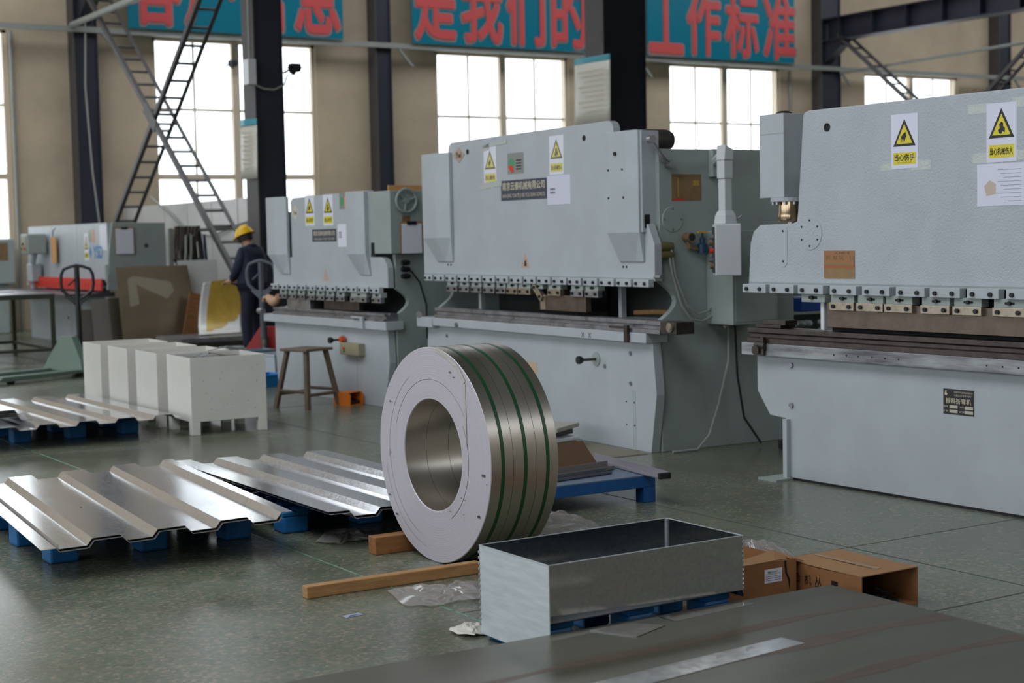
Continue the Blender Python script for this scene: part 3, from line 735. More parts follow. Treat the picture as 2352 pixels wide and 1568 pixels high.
MB().cyl((.16, .05, 1.955), (.16, -.01, 1.955), .03, 14).build('pulley', steel_rail, t)
cab = MB().box(.47, .86, -.24, .05, .86, 1.50).build('electrical_cabinet', paint_dark, t, .006)
MB().box(.49, .84, -.244, -.24, .88, 1.47).build('cabinet_door', paint_dark, cab, .003)
MB().tube([(.12, .0, 1.34), (.15, .0, 1.2), (.22, .0, 1.0), (.30, .0, .9), (.40, .0, .885), (.5, -.01, .93), (.60, -.01, 1.0)], .008, 6).build('hose', cable_w, t, smooth=True)
MB().tube([(.14, .0, 1.38), (.17, .0, 1.2), (.26, -.0, 1.0), (.36, 0, .935), (.44, 0, .95), (.5, 0, 1.0), (.54, 0, 1.06)], .008, 6).build('hose', cable_w, t, smooth=True)
MB().tube([(.62, .0, .86), (.6, -.02, .6), (.5, -.03, .3), (.40, -.05, .1), (.3, -.05, .012), (.1, -.04, .01)], .008, 6).build('hose', cable_w, t, smooth=True)
MB().tube([(.66, -.02, .84), (.66, -.04, .5), (.70, -.06, .2), (.8, -.12, .02)], .009, 6).build('hose', cable_m, t, smooth=True)
MB().box(.80, 1.15, -.4, -.3, 0, .06).build('pedal_tray', black_m, t, .006)
# swing-arm pendant on the near side
a = MB().tube([(.56, .05, 1.97), (.42, -.2, 2.0), (.30, -.36, 2.03)], .035, 8).build('pendant_arm', paint_box, t, smooth=True)
MB().box(.50, .62, -.0, .05, 1.87, 2.06).build('bracket', paint_dark, a, .004)
MB().prism([(-.04, 1.96), (.04, 1.96), (.04, 2.03), (-.03, 2.06)], 'y', -.045, .045, Matrix.Translation((.29, -.40, 0))).build('elbow', paint_box, a, .006)
MB().box(.252, .328, -.44, -.36, 1.84, 1.96).build('pendant_post', paint_box, a, .006)
MB().box(.26, .32, -.435, -.365, 1.62, 1.84).build('pendant_post', paint_box, a, .004)
MB().loft([[(.24, -.46, 1.545), (.34, -.46, 1.545), (.34, -.34, 1.545), (.24, -.34, 1.545)], [(.245, -.455, 1.6), (.335, -.455, 1.6), (.335, -.345, 1.6), (.245, -.345, 1.6)], [(.255, -.44, 1.63), (.325, -.44, 1.63), (.325, -.36, 1.63), (.255, -.36, 1.63)]]).build('pendant_socket', paint_box, a, .004)
PT = Matrix.Translation((.30, -.40, 0)) @ Matrix.Rotation(math.radians(-33), 4, 'Z')
pb = MB().box(-.085, .085, -.10, .10, 1.205, 1.545, PT).build('control_box', paint_box, t, .008)
MB().box(-.093, -.085, -.085, .085, 1.225, 1.525, PT).build('control_panel', mat('dark_control_panel', srgb(60, 60, 62), .4), pb)
for z, y, m in ((1.46, -.05, steel_rail), (1.42, .04, brass_m), (1.37, -.05, red_dot), (1.31, .02, steel_rail), (1.27, -.05, brass_m)):
    MB().cyl((-.118, y, z), (-.093, y, z), .018, 12, T=PT).build('push_button', m, pb)
MB().tube([(.36, -.39, 1.545), (.39, -.4, 1.58), (.42, -.4, 1.60)], .007, 6).build('clamp_lever', steel_rail, pb)
tag(place(MB().sphere((0, 0, 0), .045, 12, (1, .8, 1.1)).tube([(0, 0, -.03), (-.02, 0, -.07), (-.05, .0, -.09)], [.03, .02, .012], 8).build('rag', rag_m, smooth=True), (7.03, 8.33, .93)), 'pale rag tied to the hoses on the middle press', 'rag')

# ---- nearest press brake (runs out of the right side of the photo)
t = P3 = thing('press_brake', 'big grey press brake at the right with exposed cylinder and black data plate', 'press brake', (6.435, 5.0, 0), .023, 'grey press brakes along the aisle')
YE = -1.0
MB().prism([(YE, 1.165), (2.38, 1.165), (2.36, 1.42), (2.33, 1.49), (2.27, 1.53), (2.0, 1.532), (1.955, 1.545), (1.945, 1.6), (1.895, 2.16), (1.88, 2.18), (1.85, 2.187), (YE, 2.187)], 'x', 0, .08).build('ram', paint_rough, t, .006)
MB().cyl((-.002, 1.7, 2.08), (0, 1.7, 2.08), .025, 18).build('lifting_hole', hole_m, t)
MB().box(-.003, 0, YE, 2.37, 1.178, 1.184).build('weld_seam', paint_dark, t)
h = MB().prism([(0, 2.06), (0, 2.27), (.24, 2.27), (.24, 2.06)], 'z', 1.69, 2.19).build('cylinder_housing', paint, t, .004)
MB().box(-.001, .0, 2.062, 2.268, 2.07, 2.074).build('seam', paint_dark, h)
MB().lathe([(.001, 2.19), (.05, 2.19), (.05, 2.2), (.03, 2.21), (.001, 2.21)], (.1, 2.16, 0), 'z', 18).build('cap', bolt_m, h)
MB().cyl((.09, 2.12, 1.665), (.09, 2.12, 1.69), .105, 24).build('cylinder_flange', paint, t, .003)
for k in range(10):
    a = k * PI / 5; MB().cyl((.09 + .088 * math.cos(a), 2.12 + .088 * math.sin(a), 1.648), (.09 + .088 * math.cos(a), 2.12 + .088 * math.sin(a), 1.667), .011, 8).build('bolt', steel_rail, t)
MB().lathe([(.001, 1.545), (.07, 1.545), (.076, 1.56), (.076, 1.59), (.073, 1.6), (.073, 1.67), (.001, 1.67)], (.09, 2.10, 0), 'z', 28).build('piston', mat('polished_oily_piston', srgb(170, 150, 122), .18, metal=1.0, var=.12, vscale=6), t, smooth=True)
MB().cyl((.09, 2.09, 1.525), (.09, 2.09, 1.55), .03, 16).build('piston_seat', steel_rail, t)
side_plate(t, 1.50, 1.55, 1.3, 2.05)
MB().box(.35, .6, YE, 1.5, 1.3, 2.0).build('cross_beam', paint_dark, t)
sl = MB()
def rounded_slot(yc, w, z0, z1):
    p = []
    for k in range(9): a = PI * k / 8; p.append((yc + w * math.cos(a), z1 + w * math.sin(a)))
    for k in range(9): a = PI + PI * k / 8; p.append((yc + w * math.cos(a), z0 + w * math.sin(a)))
    return p
c = MB().prism(rounded_slot(2.07, .035, 1.31, 1.49), 'x', -.003, 0).build('slot_cover', paint, t, .001)
for z in (1.31, 1.49): front_bolt(c, (-.003, 2.07, z), .007, .003, 'screw')
c = MB().lathe([(.001, -.004), (.098, -.004), (.1, 0)], (0, 1.845, 1.475), 'x', 36).build('inspection_disc', paint_rough, t, smooth=True)
for k in range(6):
    a = k * PI / 3 + PI / 6; front_bolt(c, (-.004, 1.845 + .075 * math.cos(a), 1.475 + .075 * math.sin(a)), .006, .003, 'screw')
warning_sign(t, (0, 1.115, 1.965), .19, .295, '当心伤手', small='Warning hurt hand', gloss=True)
warning_sign(t, (0, .465, 1.97), .19, .30, '当心机械伤人', hand=False, gloss=True)
for y, z, w, hh in ((1.0, 1.83, .14, .05), (1.24, 1.83, .1, .04), (.6, 2.10, .16, .05), (.33, 2.115, .14, .05), (.6, 1.845, .1, .05), (.34, 1.85, .1, .05)):
    panel(t, 'adhesive_tape', tape_m, (0, y, z), w, hh, FX, UP, .0008, off=.0002)
s = panel(t, 'laminated_sheet', paper_gl, (0, .47, 1.705), .30, .215, FX, UP, .002)
for k in range(9): MB().box(-.0028, -.0022, .34, .45 + .02 * (k % 3), 1.62 + k * .02, 1.6225 + k * .02).build('text_line', mat('grey_blue_print', srgb(150, 154, 180), .5), s)
MB().prism([(.50, 1.66), (.56, 1.65), (.575, 1.70), (.54, 1.73), (.50, 1.71)], 'x', -.0028, -.0022).build('diagram', mat('tan_diagram', srgb(196, 176, 160), .4), s)
s = panel(t, 'cardboard_card', mat('brown_card', srgb(146, 118, 80), .7, var=.1, vscale=20), (0, 1.61, 1.292), .24, .16, FX, UP, .003)
panel(s, 'card_stripe', mat('faded_orange_stripe', srgb(160, 98, 62), .7), (0, 1.61, 1.28), .24, .02, FX, UP, .0005, off=.003)
panel(s, 'card_field', mat('orange_brown_field', srgb(158, 112, 72), .7), (0, 1.61, 1.335), .24, .07, FX, UP, .0003, off=.003)
text(s, 'lettering', '△ 材料 号', ink_m, (0, 1.585, 1.358), .12, .014, off=.0034)
text(s, 'lettering', '折 弯 区 · 1J', mat('brown_ink', srgb(90, 70, 50), .6), (0, 1.61, 1.33), .21, .03, off=.0034)
ed = [2.38, 2.14, 1.90, 1.64, 1.39, 1.14, .90, .65, .40, .15, -.1, -.35, -.6, -.85]
for k in range(13): clamp_upper(t, ed[k] - .205, ed[k] - .0, 1.12, 1.172, -.05, .012)
cl = [(1.65, 1.46), (1.44, 1.24), (1.23, 1.03), (.97, .77), (.75, .56), (.49, .29), (.24, .04), (-.02, -.2), (-.26, -.44), (-.5, -.7)]
for y1, y0 in cl: clamp_lower(t, y0, y1, 1.03, 1.077, 1.122, -.045, .012)
hd = MB().box(-.03, .03, 1.70, 1.89, 1.072, 1.12).build('tool_holder', paint_dark, t, .002)
MB().box(-.032, -.03, 1.76, 1.83, 1.092, 1.108).build('slot', hole_m, hd); front_bolt(hd, (-.03, 1.80, 1.10), .012)
MB().box(.0, .03, 1.735, 1.765, .91, 1.072).build('scale_rod', white_m, t, .003)
MB().prism([(-.02, .93), (.03, .93), (.03, 1.07), (-.02, 1.07)], 'y', YE, 1.69).build('punch', steel_brown, t, .002)
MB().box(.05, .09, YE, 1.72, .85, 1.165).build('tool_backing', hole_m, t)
table(t, YE, 2.385, .74, .815, -.06, YE, 2.34, (.815, .905), steel_dark)
for y in (1.6, 1.5, 1.41, 1.305, 1.21, 1.11, .51, .41, .31, -.1, -.2): MB().cyl((-.0615, y, .777), (-.06, y, .777), .005, 8).build('tapped_hole', hole_m, t)
k = MB().box(-.085, -.06, 2.165, 2.19, .745, .855).build('end_clamp', steel_dark, t, .003)
MB().lathe([(.001, -.1), (.03, -.1), (.03, -.02), (.015, 0)], (-.06, 2.26, .80), 'y', 14).build('clamp_screw', steel_dark, k, smooth=True)
MB().cyl((-.1, 2.22, .775), (-.06, 2.22, .775), .03, 12).build('clamp_knob', steel_dark, k)
MB().box(-.0, .12, 2.10, 2.32, .905, .925).box(-.0, .1, 2.06, 2.26, .925, .955).build('loose_die_block', steel_dark, t, .003)
body = MB().prism([(YE, .74), (2.31, .74), (2.31, .52), (2.2, .375), (2.06, .365), (2.045, .0), (YE, 0)], 'x', 0, .07).build('bed', paint, t, .004)
MB().box(-.03, 0.0, 2.025, 2.06, 0, .365).build('bed_leg', paint, t, .002)
MB().box(-.14, .3, 2.0, 2.16, 0, .012).build('foot_plate', paint_dark, t)
MB().box(.07, .6, YE, 2.0, .02, .7).build('bed_box', paint_dark, t)
for y, z in ((2.01, .69), (2.01, .45)): MB().cyl((-.012, y, z), (0, y, z), .016, 12).build('bolt', steel_rail, body)
MB().box(-.004, 0, YE, 2.04, .0, .014).build('base_seal', bolt_m, t)
s = panel(t, 'data_plate', plate_black, (0, .745, .565), .205, .135, FX, UP, .003)
text(s, 'lettering', '安徽华宇机床制造有限公司', gold_m, (0, .712, .617), .125, .011, off=.0035)
text(s, 'lettering', '马鞍山市华宇机床厂', gold_m, (0, .712, .600), .125, .011, off=.0035)
text(s, 'lettering', '板料折弯机', gold_m, (0, .745, .570), .17, .03, off=.0035, bold=.015)
MB().prism([(.838, .60), (.826, .595), (.818, .606), (.828, .612), (.822, .622), (.834, .622)], 'x', -.0036, -.003).build('emblem', gold_m, s)
for y, z, w in ((.778, .538, .055), (.675, .538, .055), (.778, .514, .055), (.675, .514, .055)):
    panel(s, 'value_field', mat('silver_field', srgb(190, 180, 164), .4), (0, y, z), w, .017, FX, UP, .0005, off=.003)
for y, z, b in ((.83, .538, '型号'), (.722, .538, '公称压力'), (.83, .514, '出厂编号'), (.722, .514, '出厂日期')):
    text(s, 'lettering', b, gold_m, (0, y, z), .032, .011, off=.0035)

# ---- farthest press brake
t = P1 = thing('press_brake', 'small grey press brake behind the wooden stool, handwheel on its top corner', 'press brake', (6.42, 12.1, 0), .02, 'grey press brakes along the aisle')
MB().prism([(.1, 1.06), (2.46, 1.06), (2.46, 1.3), (2.44, 1.33), (2.02, 1.33), (2.02, 1.87), (1.98, 1.905), (.43, 1.925), (.41, 1.9), (.41, 1.33), (.2, 1.33), (.15, 1.31), (.1, 1.24)], 'x', 0, .06).build('ram', paint, t, .003)
cover(t, [(-.08, .71), (-.08, .52), (-.04, .43), (0, .43), (0, .71)], 1.92, 1.36, 1.17, [(-.012, .60), (-.012, .5), (-.012, .40), (0, .40), (0, .60)])
cover(t, [(-.08, 2.42), (-.08, 2.23), (-.03, 2.06), (0, 2.06), (0, 2.42)], 1.92, 1.36, 1.165, [(-.012, 2.26), (-.012, 2.18), (-.012, 2.06), (0, 2.06), (0, 2.26)])
MB().box(.0, .34, .03, .42, 1.36, 1.91).build('cylinder_housing', paint_dark, t, .006)
MB().box(-.002, .0, .33, .39, 1.345, 1.46).build('guide_slot', hole_m, t)
side_plate(t, .10, .15, 1.1, 1.78, (.82, 1.05), .12)
side_plate(t, 2.38, 2.43, 1.1, 1.78, (.82, 1.05), .12)
MB().box(.3, .5, .15, 2.38, 1.2, 1.75).build('cross_beam', paint_dark, t)
MB().box(.7, 1.1, .15, 2.38, .2, 1.7).build('rear_housing', paint_dark, t)
body = MB().prism([(.13, .70), (.11, .4), (.2, 0), (2.42, 0), (2.46, .4), (2.46, .70)], 'x', 0, .07).build('bed', paint, t, .003)
MB().box(.07, .5, .2, 2.38, .02, .68).build('bed_box', paint_dark, t)
for y in (.72, 1.85): MB().box(-.0015, 0, y, y + .004, .01, .5).build('panel_seam', paint_dark, body)
table(t, .05, 2.6, .69, .765, -.06, .1, 2.4, (.765, .835), steel_rail)
MB().box(-.085, -.06, .44, .49, .69, .80).box(-.085, -.06, .49, .66, .785, .80).build('stop_hook', paint, t, .003)
MB().cyl((-.07, 2.58, .79), (-.07, 2.68, .79), .03, 12).build('end_screw', steel_rail, t)
ed = [2.46, 2.26, 2.05, 1.83, 1.64, 1.43, 1.23, 1.01, .8, .6, .38, .17]
for k in range(11): clamp_upper(t, ed[k + 1] + .015, ed[k] - .02, 1.015, 1.068)
for k, (y1, y0) in enumerate(((2.26, 2.1), (2.05, 1.89), (1.85, 1.7), (1.64, 1.48), (1.44, 1.28), (1.24, 1.08), (1.03, .87), (.75, .44), (.34, .17))):
    clamp_lower(t, y0, y1, .925, .975, 1.016, m=steel_rail)
MB().box(-.02, .03, 1.62, 2.12, .835, .925).build('punch', steel_rail, t, .003)
MB().box(-.02, .03, .62, 1.32, .845, .93).build('punch', steel_dark, t, .003)
MB().box(.28, .32, .3, 2.3, .7, 1.05).build('back_gauge', hole_m, t)
warning_sign(t, (0, 1.60, 1.775), .2, .29, '当心伤手')
warning_sign(t, (0, 1.215, 1.77), .2, .29, '当心夹手', hand=False)
s = stick(t, .87, 1.845, .22, .15, MATS['silver_plate'], name='instruction_plate')
MB().cyl((-.003, .93, 1.84), (-.0022, .93, 1.84), .04, 18).build('green_disc', green_dot, s)
panel(s, 'salmon_field', salmon_m, (0, .85, 1.83), .06, .11, FX, UP, .0005, off=.002)
s = stick(t, 1.31, 1.535, .5, .115, plate_navy, name='name_plate')
text(s, 'lettering', '南京云泰机械有限公司', gold_m, (-.002, 1.31, 1.555), .44, .045, bold=.02, off=.001)
text(s, 'lettering', 'NAN JING YUN TE JI XIE', gold_m, (-.002, 1.31, 1.50), .42, .022, bold=.02, off=.001)
s = stick(t, .88, 1.53, .3, .21, paper_m, name='paper_sheet')
for k in range(3): MB().box(-.0028, -.0022, .95, 1.01, 1.51 + k * .02, 1.522 + k * .02).build('text_block', MATS['grey_print'], s)
s = MB().prism([(1.92, 1.68), (2.0, 1.76), (1.92, 1.84), (1.84, 1.76)], 'x', -.002, 0).build('trade_plate', mat('cream_trade_plate', srgb(206, 196, 178), .4), t)
text(s, 'monogram', 'Ywl', ink_m, (-.002, 1.92, 1.76), .08, .045, off=.001)
MB().prism([(1.24, 1.11), (1.36, 1.11), (1.3, 1.225)], 'x', -.002, 0).build('warning_triangle', MATS['faded_pink_triangle'], t)
knob(t, .98, .57, .12)
MB().cyl((-.06, .93, .575), (-.02, .93, .575), .03, 14).build('red_collar', mat('orange_red_plastic', srgb(206, 84, 44), .4), t)
b = MB().box(-.07, -.0, .56, .93, .44, .55).build('switch_box', beige_box, t, .006)
MB().cyl((-.08, .84, .50), (-.07, .84, .50), .014, 12).build('red_button', red_dot, b)
MB().cyl((-.08, .84, .475), (-.07, .84, .475), .01, 12).build('green_button', green_dot, b)
hw = MB().tube([(.14 + .0, -.005, 1.80)] if False else [(.15 + .1 * math.cos(a), .0, 1.82 + .1 * math.sin(a)) for a in [2 * PI * i / 28 for i in range(28)]], .013, 8, closed=True).build('handwheel', mat('cast_grey_iron', srgb(140, 150, 150), .45), t, smooth=True)
for k in range(3):
    a = k * 2 * PI / 3 + .3; MB().tube([(.15, .005, 1.82), (.15 + .1 * math.cos(a), 0, 1.82 + .1 * math.sin(a))], .010, 6).build('spoke', MATS['cast_grey_iron'], hw)
MB().cyl((.15, -.01, 1.82), (.15, .04, 1.82), .025, 14).build('hub', MATS['cast_grey_iron'], hw)
panel(t, 'brass_plate', brass_m, (.16, .03, 1.665), .08, .045, SX, UP, .003)
panel(t, 'brass_plate', brass_m, (.45, .10, 1.56), .22, .18, SX, UP, .003)
MB().lathe([(.001, -.05), (.035, -.05), (.04, 0)], (.33, .09, 1.72), 'y', 16).build('lamp_housing', paint_dark, t, smooth=True)
MB().tube([(.12, .05, 1.25), (.2, .03, 1.2), (.3, .06, 1.1), (.36, .06, .9), (.36, .06, .6)], .008, 6).build('hose', cable_m, t, smooth=True)
for z in (1.16, 1.22, 1.28): MB().lathe([(.02, 0), (.026, .04), (.02, .08)], (.1, .03, z), 'x', 10).build('valve', bolt_m, t, smooth=True)
clipboard((6.62, 12.12, 1.50), Vector((1, 0, 0)), 'clipboard with white paper hanging on the small press below its handwheel', .2, .26)
g = thing('leather_glove', 'tan leather glove lying on the far end of the small press table', 'glove', (6.33, 14.5, .885))
MB().tube([(0, .12, .05), (0, .06, .02), (.01, 0, -.0), (.02, -.06, .02), (.02, -.1, .06)], [.03, .045, .05, .04, .035], 10).build('palm', tan_glove, g, smooth=True)
for k in range(3): MB().tube([(.0 + .02 * k, .1, .05), (-.03 + .03 * k, .16, .04), (-.03 + .03 * k, .18, .0)], [.016, .015, .011], 8).build('finger', tan_glove, g, smooth=True)

# ------------------------------------------------------------------ steel coil on its timbers
t = thing('steel_coil', 'big standing coil of steel strip with three green bands', 'steel coil', (3.503, 6.266, .498), .023)
R, RI, CW = .498, .258, .36
n = 128
MB().loft([[(x, r * math.cos(2 * PI * i / n), r * math.sin(2 * PI * i / n)) for i in range(n)] for r, x in ((RI, .004), (RI + .003, 0), (R - .003, 0), (R, .003))], False).build('edge_face', coil_face_m, t, smooth=True)
MB().loft([[(x, r * math.cos(2 * PI * i / n), r * math.sin(2 * PI * i / n)) for i in range(n)] for r, x in ((RI, CW - .004), (RI + .003, CW), (R - .003, CW), (R, CW - .003))], False).build('edge_face', coil_face_m, t, smooth=True)
MB().loft([[(x, R * math.cos(2 * PI * i / n), R * math.sin(2 * PI * i / n)) for i in range(n)] for x in (.003, CW - .003)], False).build('outer_wrap', coil_rim_m, t, smooth=True)
MB().loft([[(x, RI * math.cos(2 * PI * i / n), RI * math.sin(2 * PI * i / n)) for i in range(n)] for x in (.004, CW - .004)], False).build('bore', coil_rim_m, t, smooth=True)
for x in (.064, .183, .302):
    MB().loft([[(xx, (R + .0008) * math.cos(2 * PI * i / n), (R + .0008) * math.sin(2 * PI * i / n)) for i in range(n)] for xx in (x - .009, x + .009)], False).build('green_band', green_band, t, smooth=True)
seam = mat('thin_dark_seam', srgb(92, 84, 74), .4, metal=.6)
for x in (.118, .243):
    MB().loft([[(xx, (R + .0005) * math.cos(2 * PI * i / n), (R + .0005) * math.sin(2 * PI * i / n)) for i in range(n)] for xx in (x - .0008, x + .0008)], False).build('strip_seam', seam, t, smooth=True)
    MB().loft([[(xx, (RI - .0005) * math.cos(2 * PI * i / n), (RI - .0005) * math.sin(2 * PI * i / n)) for i in range(n)] for xx in (x - .0008, x + .0008)], False).build('strip_seam', seam, t, smooth=True)
def rp(r, deg):   # point on the visible edge face: angle measured from the top towards the viewer's right
    a = math.radians(deg); return (-.0025, -r * math.sin(a), r * math.cos(a))
tape2 = mat('crinkled_clear_tape', srgb(186, 178, 172), .25, bump=.8, bscale=70)
m = MB()
pts = [rp(.495, 6), rp(.487, 18), rp(.482, 30), rp(.462, 40)]
for p, q in zip(pts, pts[1:]):
    p = Vector(p); q = Vector(q); d = (q - p).normalized(); s2 = Vector((1, 0, 0)).cross(d) * .011
    m.add([p - s2, p + s2, q + s2, q - s2], [(0, 1, 2, 3)])
m.build('tape_strip', tape2, t)
m = MB(); p = Vector(rp(.455, 40)); q = Vector(rp(.31, 78)); d = (q - p).normalized(); s2 = Vector((1, 0, 0)).cross(d)
m.add([p - s2 * .012, p + s2 * .012, q + s2 * .002, q - s2 * .003], [(0, 1, 2, 3)]); m.build('tape_strip', tape2, t)
marks = mat('dark_scuff', srgb(74, 68, 70), .6)
for r, deg, w in ((.43, 24, .012), (.425, 29, .01), (.44, 96, .018), (.455, 121, .018), (.47, 227, .014), (.47, 240, .012), (.30, 124, .007), (.33, 122, .007), (.36, 132, .006), (.285, 148, .007), (.47, 100, .006), (.44, 300, .012)):
    c = Vector(rp(r, deg)); s = MB()
    for k in range(3):
        o_ = (k - 1) * w * .55; s.add([c + Vector((0, o_ - w * .2, -w * .35)), c + Vector((0, o_ + w * .2, -w * .3)), c + Vector((0, o_ + w * .16, w * .4)), c + Vector((0, o_ - w * .16, w * .3))], [(0, 1, 2, 3)])
    s.build('scuff_mark', marks, t)
def crack(r, a0, a1, wd):
    m = MB(); k = 24; vs = []
    for i in range(k + 1):
        a = a0 + (a1 - a0) * i / k; vs += [rp(r - wd, a), rp(r + wd, a)]
    m.add([(-.0006, v[1], v[2]) for v in vs], [(2 * i, 2 * i + 1, 2 * i + 3, 2 * i + 2) for i in range(k)]); m.build('layer_gap', seam, t)
crack(.315, 60, 150, .0012); crack(.40, 200, 330, .0007); crack(.35, 290, 420, .0008); crack(.44, 190, 260, .0006)

tag(MB().box(-.42, .42, -.026, .026, 0, .052).build('timber', wood_pale, bevel=.004), 'long pale timber lying in front of the steel coil', 'timber')
place(bpy.data.objects['timber'], (3.125, 5.955, 0), -.02)
o = MB().box(-.34, .34, -.04, .04, 0, .085).build('timber', wood_m, bevel=.004); tag(o, 'short dark timber wedged behind the steel coil', 'timber'); place(o, (3.69, 6.595, 0), -.02)

# ------------------------------------------------------------------ crumpled film on the floor
def film(label, pts, h, loc, seed, m=film_m, name='plastic_film', cat='plastic film'):
    """crumpled sheet over an outline polygon (x,y)"""
    rnd = random.Random(seed); cx_ = sum(p[0] for p in pts) / len(pts); cy_ = sum(p[1] for p in pts) / len(pts)
    bm = bmesh.new(); rings = 9; prev = None; k = len(pts) * 4
    out = []
    for i in range(len(pts)):
        a = Vector(pts[i]); b = Vector(pts[(i + 1) % len(pts)])
        for q in range(4): out.append(a.lerp(b, q / 4) + Vector((rnd.uniform(-.012, .012), rnd.uniform(-.012, .012))))
    rows = []
    for r in range(rings + 1):
        f = r / rings; row = []
        for i, p in enumerate(out):
            x = cx_ + (p.x - cx_) * f; y = cy_ + (p.y - cy_) * f
            z = .004 + h * (1 - f ** 2.2) * (.35 + .65 * rnd.random()) + .012 * rnd.random() if r > 1 else h * .75
            q = .01 if r > 1 else 0
            row.append(bm.verts.new((x + rnd.uniform(-q, q) - loc[0], y + rnd.uniform(-q, q) - loc[1], z)))
        rows.append(row)
    for r in range(rings):
        for i in range(k):
            j = (i + 1) % k
            bm.faces.new((rows[r][i], rows[r][j], rows[r + 1][j], rows[r + 1][i]))
    me = bpy.data.meshes.new(name); bm.to_mesh(me); bm.free(); me.materials.append(m)
    for p in me.polygons: p.use_smooth = True
    o = bpy.data.objects.new(name, me); COL.objects.link(o); o.location = (loc[0], loc[1], 0)
    s = o.modifiers.new('smooth', 'SUBSURF'); s.levels = 1; s.render_levels = 1
    tag(o, label, cat); return o
film('crumpled clear film on the floor in front of the long pale timber', [(3.03, 5.86), (2.97, 5.56), (3.06, 5.47), (3.16, 5.50), (3.24, 5.46), (3.36, 5.44), (3.44, 5.70), (3.36, 5.80), (3.25, 5.70), (3.15, 5.86)], .045, (3.2, 5.65, 0), 3)
film('clear film heaped against the back of the steel coil', [(4.08, 6.42), (4.3, 6.35), (4.57, 6.42), (4.64, 6.65), (4.5, 6.84), (4.2, 6.84), (4.08, 6.7)], .11, (4.3, 6.65, 0), 5)
film('flat brownish film lying by the end of the dark timber', [(3.25, 7.03), (3.31, 6.88), (3.40, 6.95), (3.52, 6.86), (3.62, 7.0), (3.66, 7.14), (3.5, 7.28), (3.38, 7.2)], .035, (3.45, 7.05, 0), 9)
film('white plastic scrap under the corner of the open metal box', [(2.90, 5.10), (2.925, 4.99), (2.98, 4.965), (3.06, 5.02), (3.04, 5.12), (2.96, 5.14)], .03, (2.97, 5.05, 0), 12, mat('milky_plastic', srgb(196, 192, 180), .35))
film('clear bag bulging behind the open brown carton', [(4.33, 5.15), (4.5, 5.08), (4.72, 5.12), (4.86, 5.3), (4.8, 5.6), (4.55, 5.65), (4.35, 5.5)], .14, (4.55, 5.35, 0), 14, name='plastic_bag', cat='plastic bag')
t = tag(MB().box(-.04, .04, -.018, .018, 0, .0015).build('printed_card', mat('pale_printed_card', srgb(160, 168, 180), .4)), 'small blue and white printed scrap on the bare floor', 'scrap of card')
place(t, (2.73, 5.565, .001), .1)
MB().prism([(-.03, -.016), (.03, -.006), (.03, .0), (-.01, .004)], 'z', .0015, .002).build('blue_print', mat('blue_print', srgb(40, 66, 150), .4), t)

# ------------------------------------------------------------------ profiled galvanized sheets on blue pallets
def profile_sheet(name, label, loc, rz, prof, L, m=galv_m, group=None, roll=0.0):
    """prof: (x, z) points of the section; the sheet runs in y from 0 (near end) to L"""
    n = len(prof); vs = []; fs = []
    for y in (0, L): vs += [(x, y, z) for x, z in prof]
    fs = [(i, i + 1, n + i + 1, n + i) for i in range(n - 1)]
    o = MB().add(vs, fs).build(name, m)
    s = o.modifiers.new('thickness', 'SOLIDIFY'); s.thickness = .0025; s.offset = -1
    o.location = loc; o.rotation_euler = (0, -roll, rz)
    return tag(o, label, 'metal sheet', group)
def ribs(k0, k1):
    """trapezoid ribs: ridge top from 0 to .127, pitch .2975, .03 deep"""
    p = []
    for k in range(k0, k1):
        s = k * .2975; p += [(s - .0255, -.03), (s, 0), (s + .127, 0), (s + .153, -.03)]
    return p
GS = 'profiled galvanized sheets on pallets'
pA = [(-.15, -.008), (-.15, -.03)] + ribs(0, 3) + [(.867, -.03), (.8925, 0), (.945, 0)]
profile_sheet('profiled_sheet', 'shiny profiled metal sheet nearest the viewer, top of the front left pile', (2.106, 6.915, .183), -.0842, pA, 2.13, group=GS, roll=.029)
pB = [(-.237, -.012), (-.17, -.012), (-.155, -.03)] + ribs(0, 3) + [(.867, -.03), (.885, -.008)]
profile_sheet('profiled_sheet', 'profiled metal sheet just under the top one of the front left pile', (2.112, 6.900, .171), -.0842, pB, 2.13, group=GS, roll=.029)
pC = [(-.285, 0), (-.1705, 0), (-.1445, -.03)] + ribs(0, 3) + [(.80, -.03)]
C = profile_sheet('profiled_sheet', 'profiled metal sheet beside the steel coil with small punched holes', (3.499, 6.792, .183), -.0123, pC, 2.2, group=GS, roll=-.0236)
profile_sheet('profiled_sheet', 'profiled metal sheet under the one with punched holes', (3.505, 6.780, .171), -.0123, pC, 2.18, group=GS, roll=-.0236)
for x, y, z in ((-.21, .32, 0), (-.07, .72, -.03), (-.04, .62, -.03), (.06, .62, 0), (.21, 1.5, -.03)):
    MB().cyl((x, y, z + .0001), (x, y, z + .0006), .014 if x < -.2 else .007, 12).build('punched_hole', hole_m, C)
pD = [(-.95, 0)] + ribs(-2, 0)[0:0] + [(-.765, 0), (-.74, -.03)] + ribs(-2, 3)[0:] + [(.752, -.03), (.81, -.032)]
profile_sheet('profiled_sheet', 'profiled metal sheet lying in front of the cream bins', (3.457, 11.549, .183), .0172, pD, 2.17, group=GS)
pE = [(-.53, 0), (-.43, 0), (-.405, -.03), (-.27, -.03), (-.245, 0), (-.11, 0), (-.085, -.03), (0, -.03)]
for k in range(5):
    profile_sheet('profiled_sheet', ['short dark-ended profiled sheet at the bottom of the small pile by the left edge', 'short profiled sheet second from the bottom of the small left-edge pile',
        'short profiled sheet in the middle of the small left-edge pile', 'short profiled sheet second from the top of the small left-edge pile', 'short bright profiled sheet topping the small left-edge pile'][k],
        (3.22 - .004 * k, 11.93 + .012 * k, .2165 + k * .012), .0172, pE, 1.2, group='short sheets in the small pile')
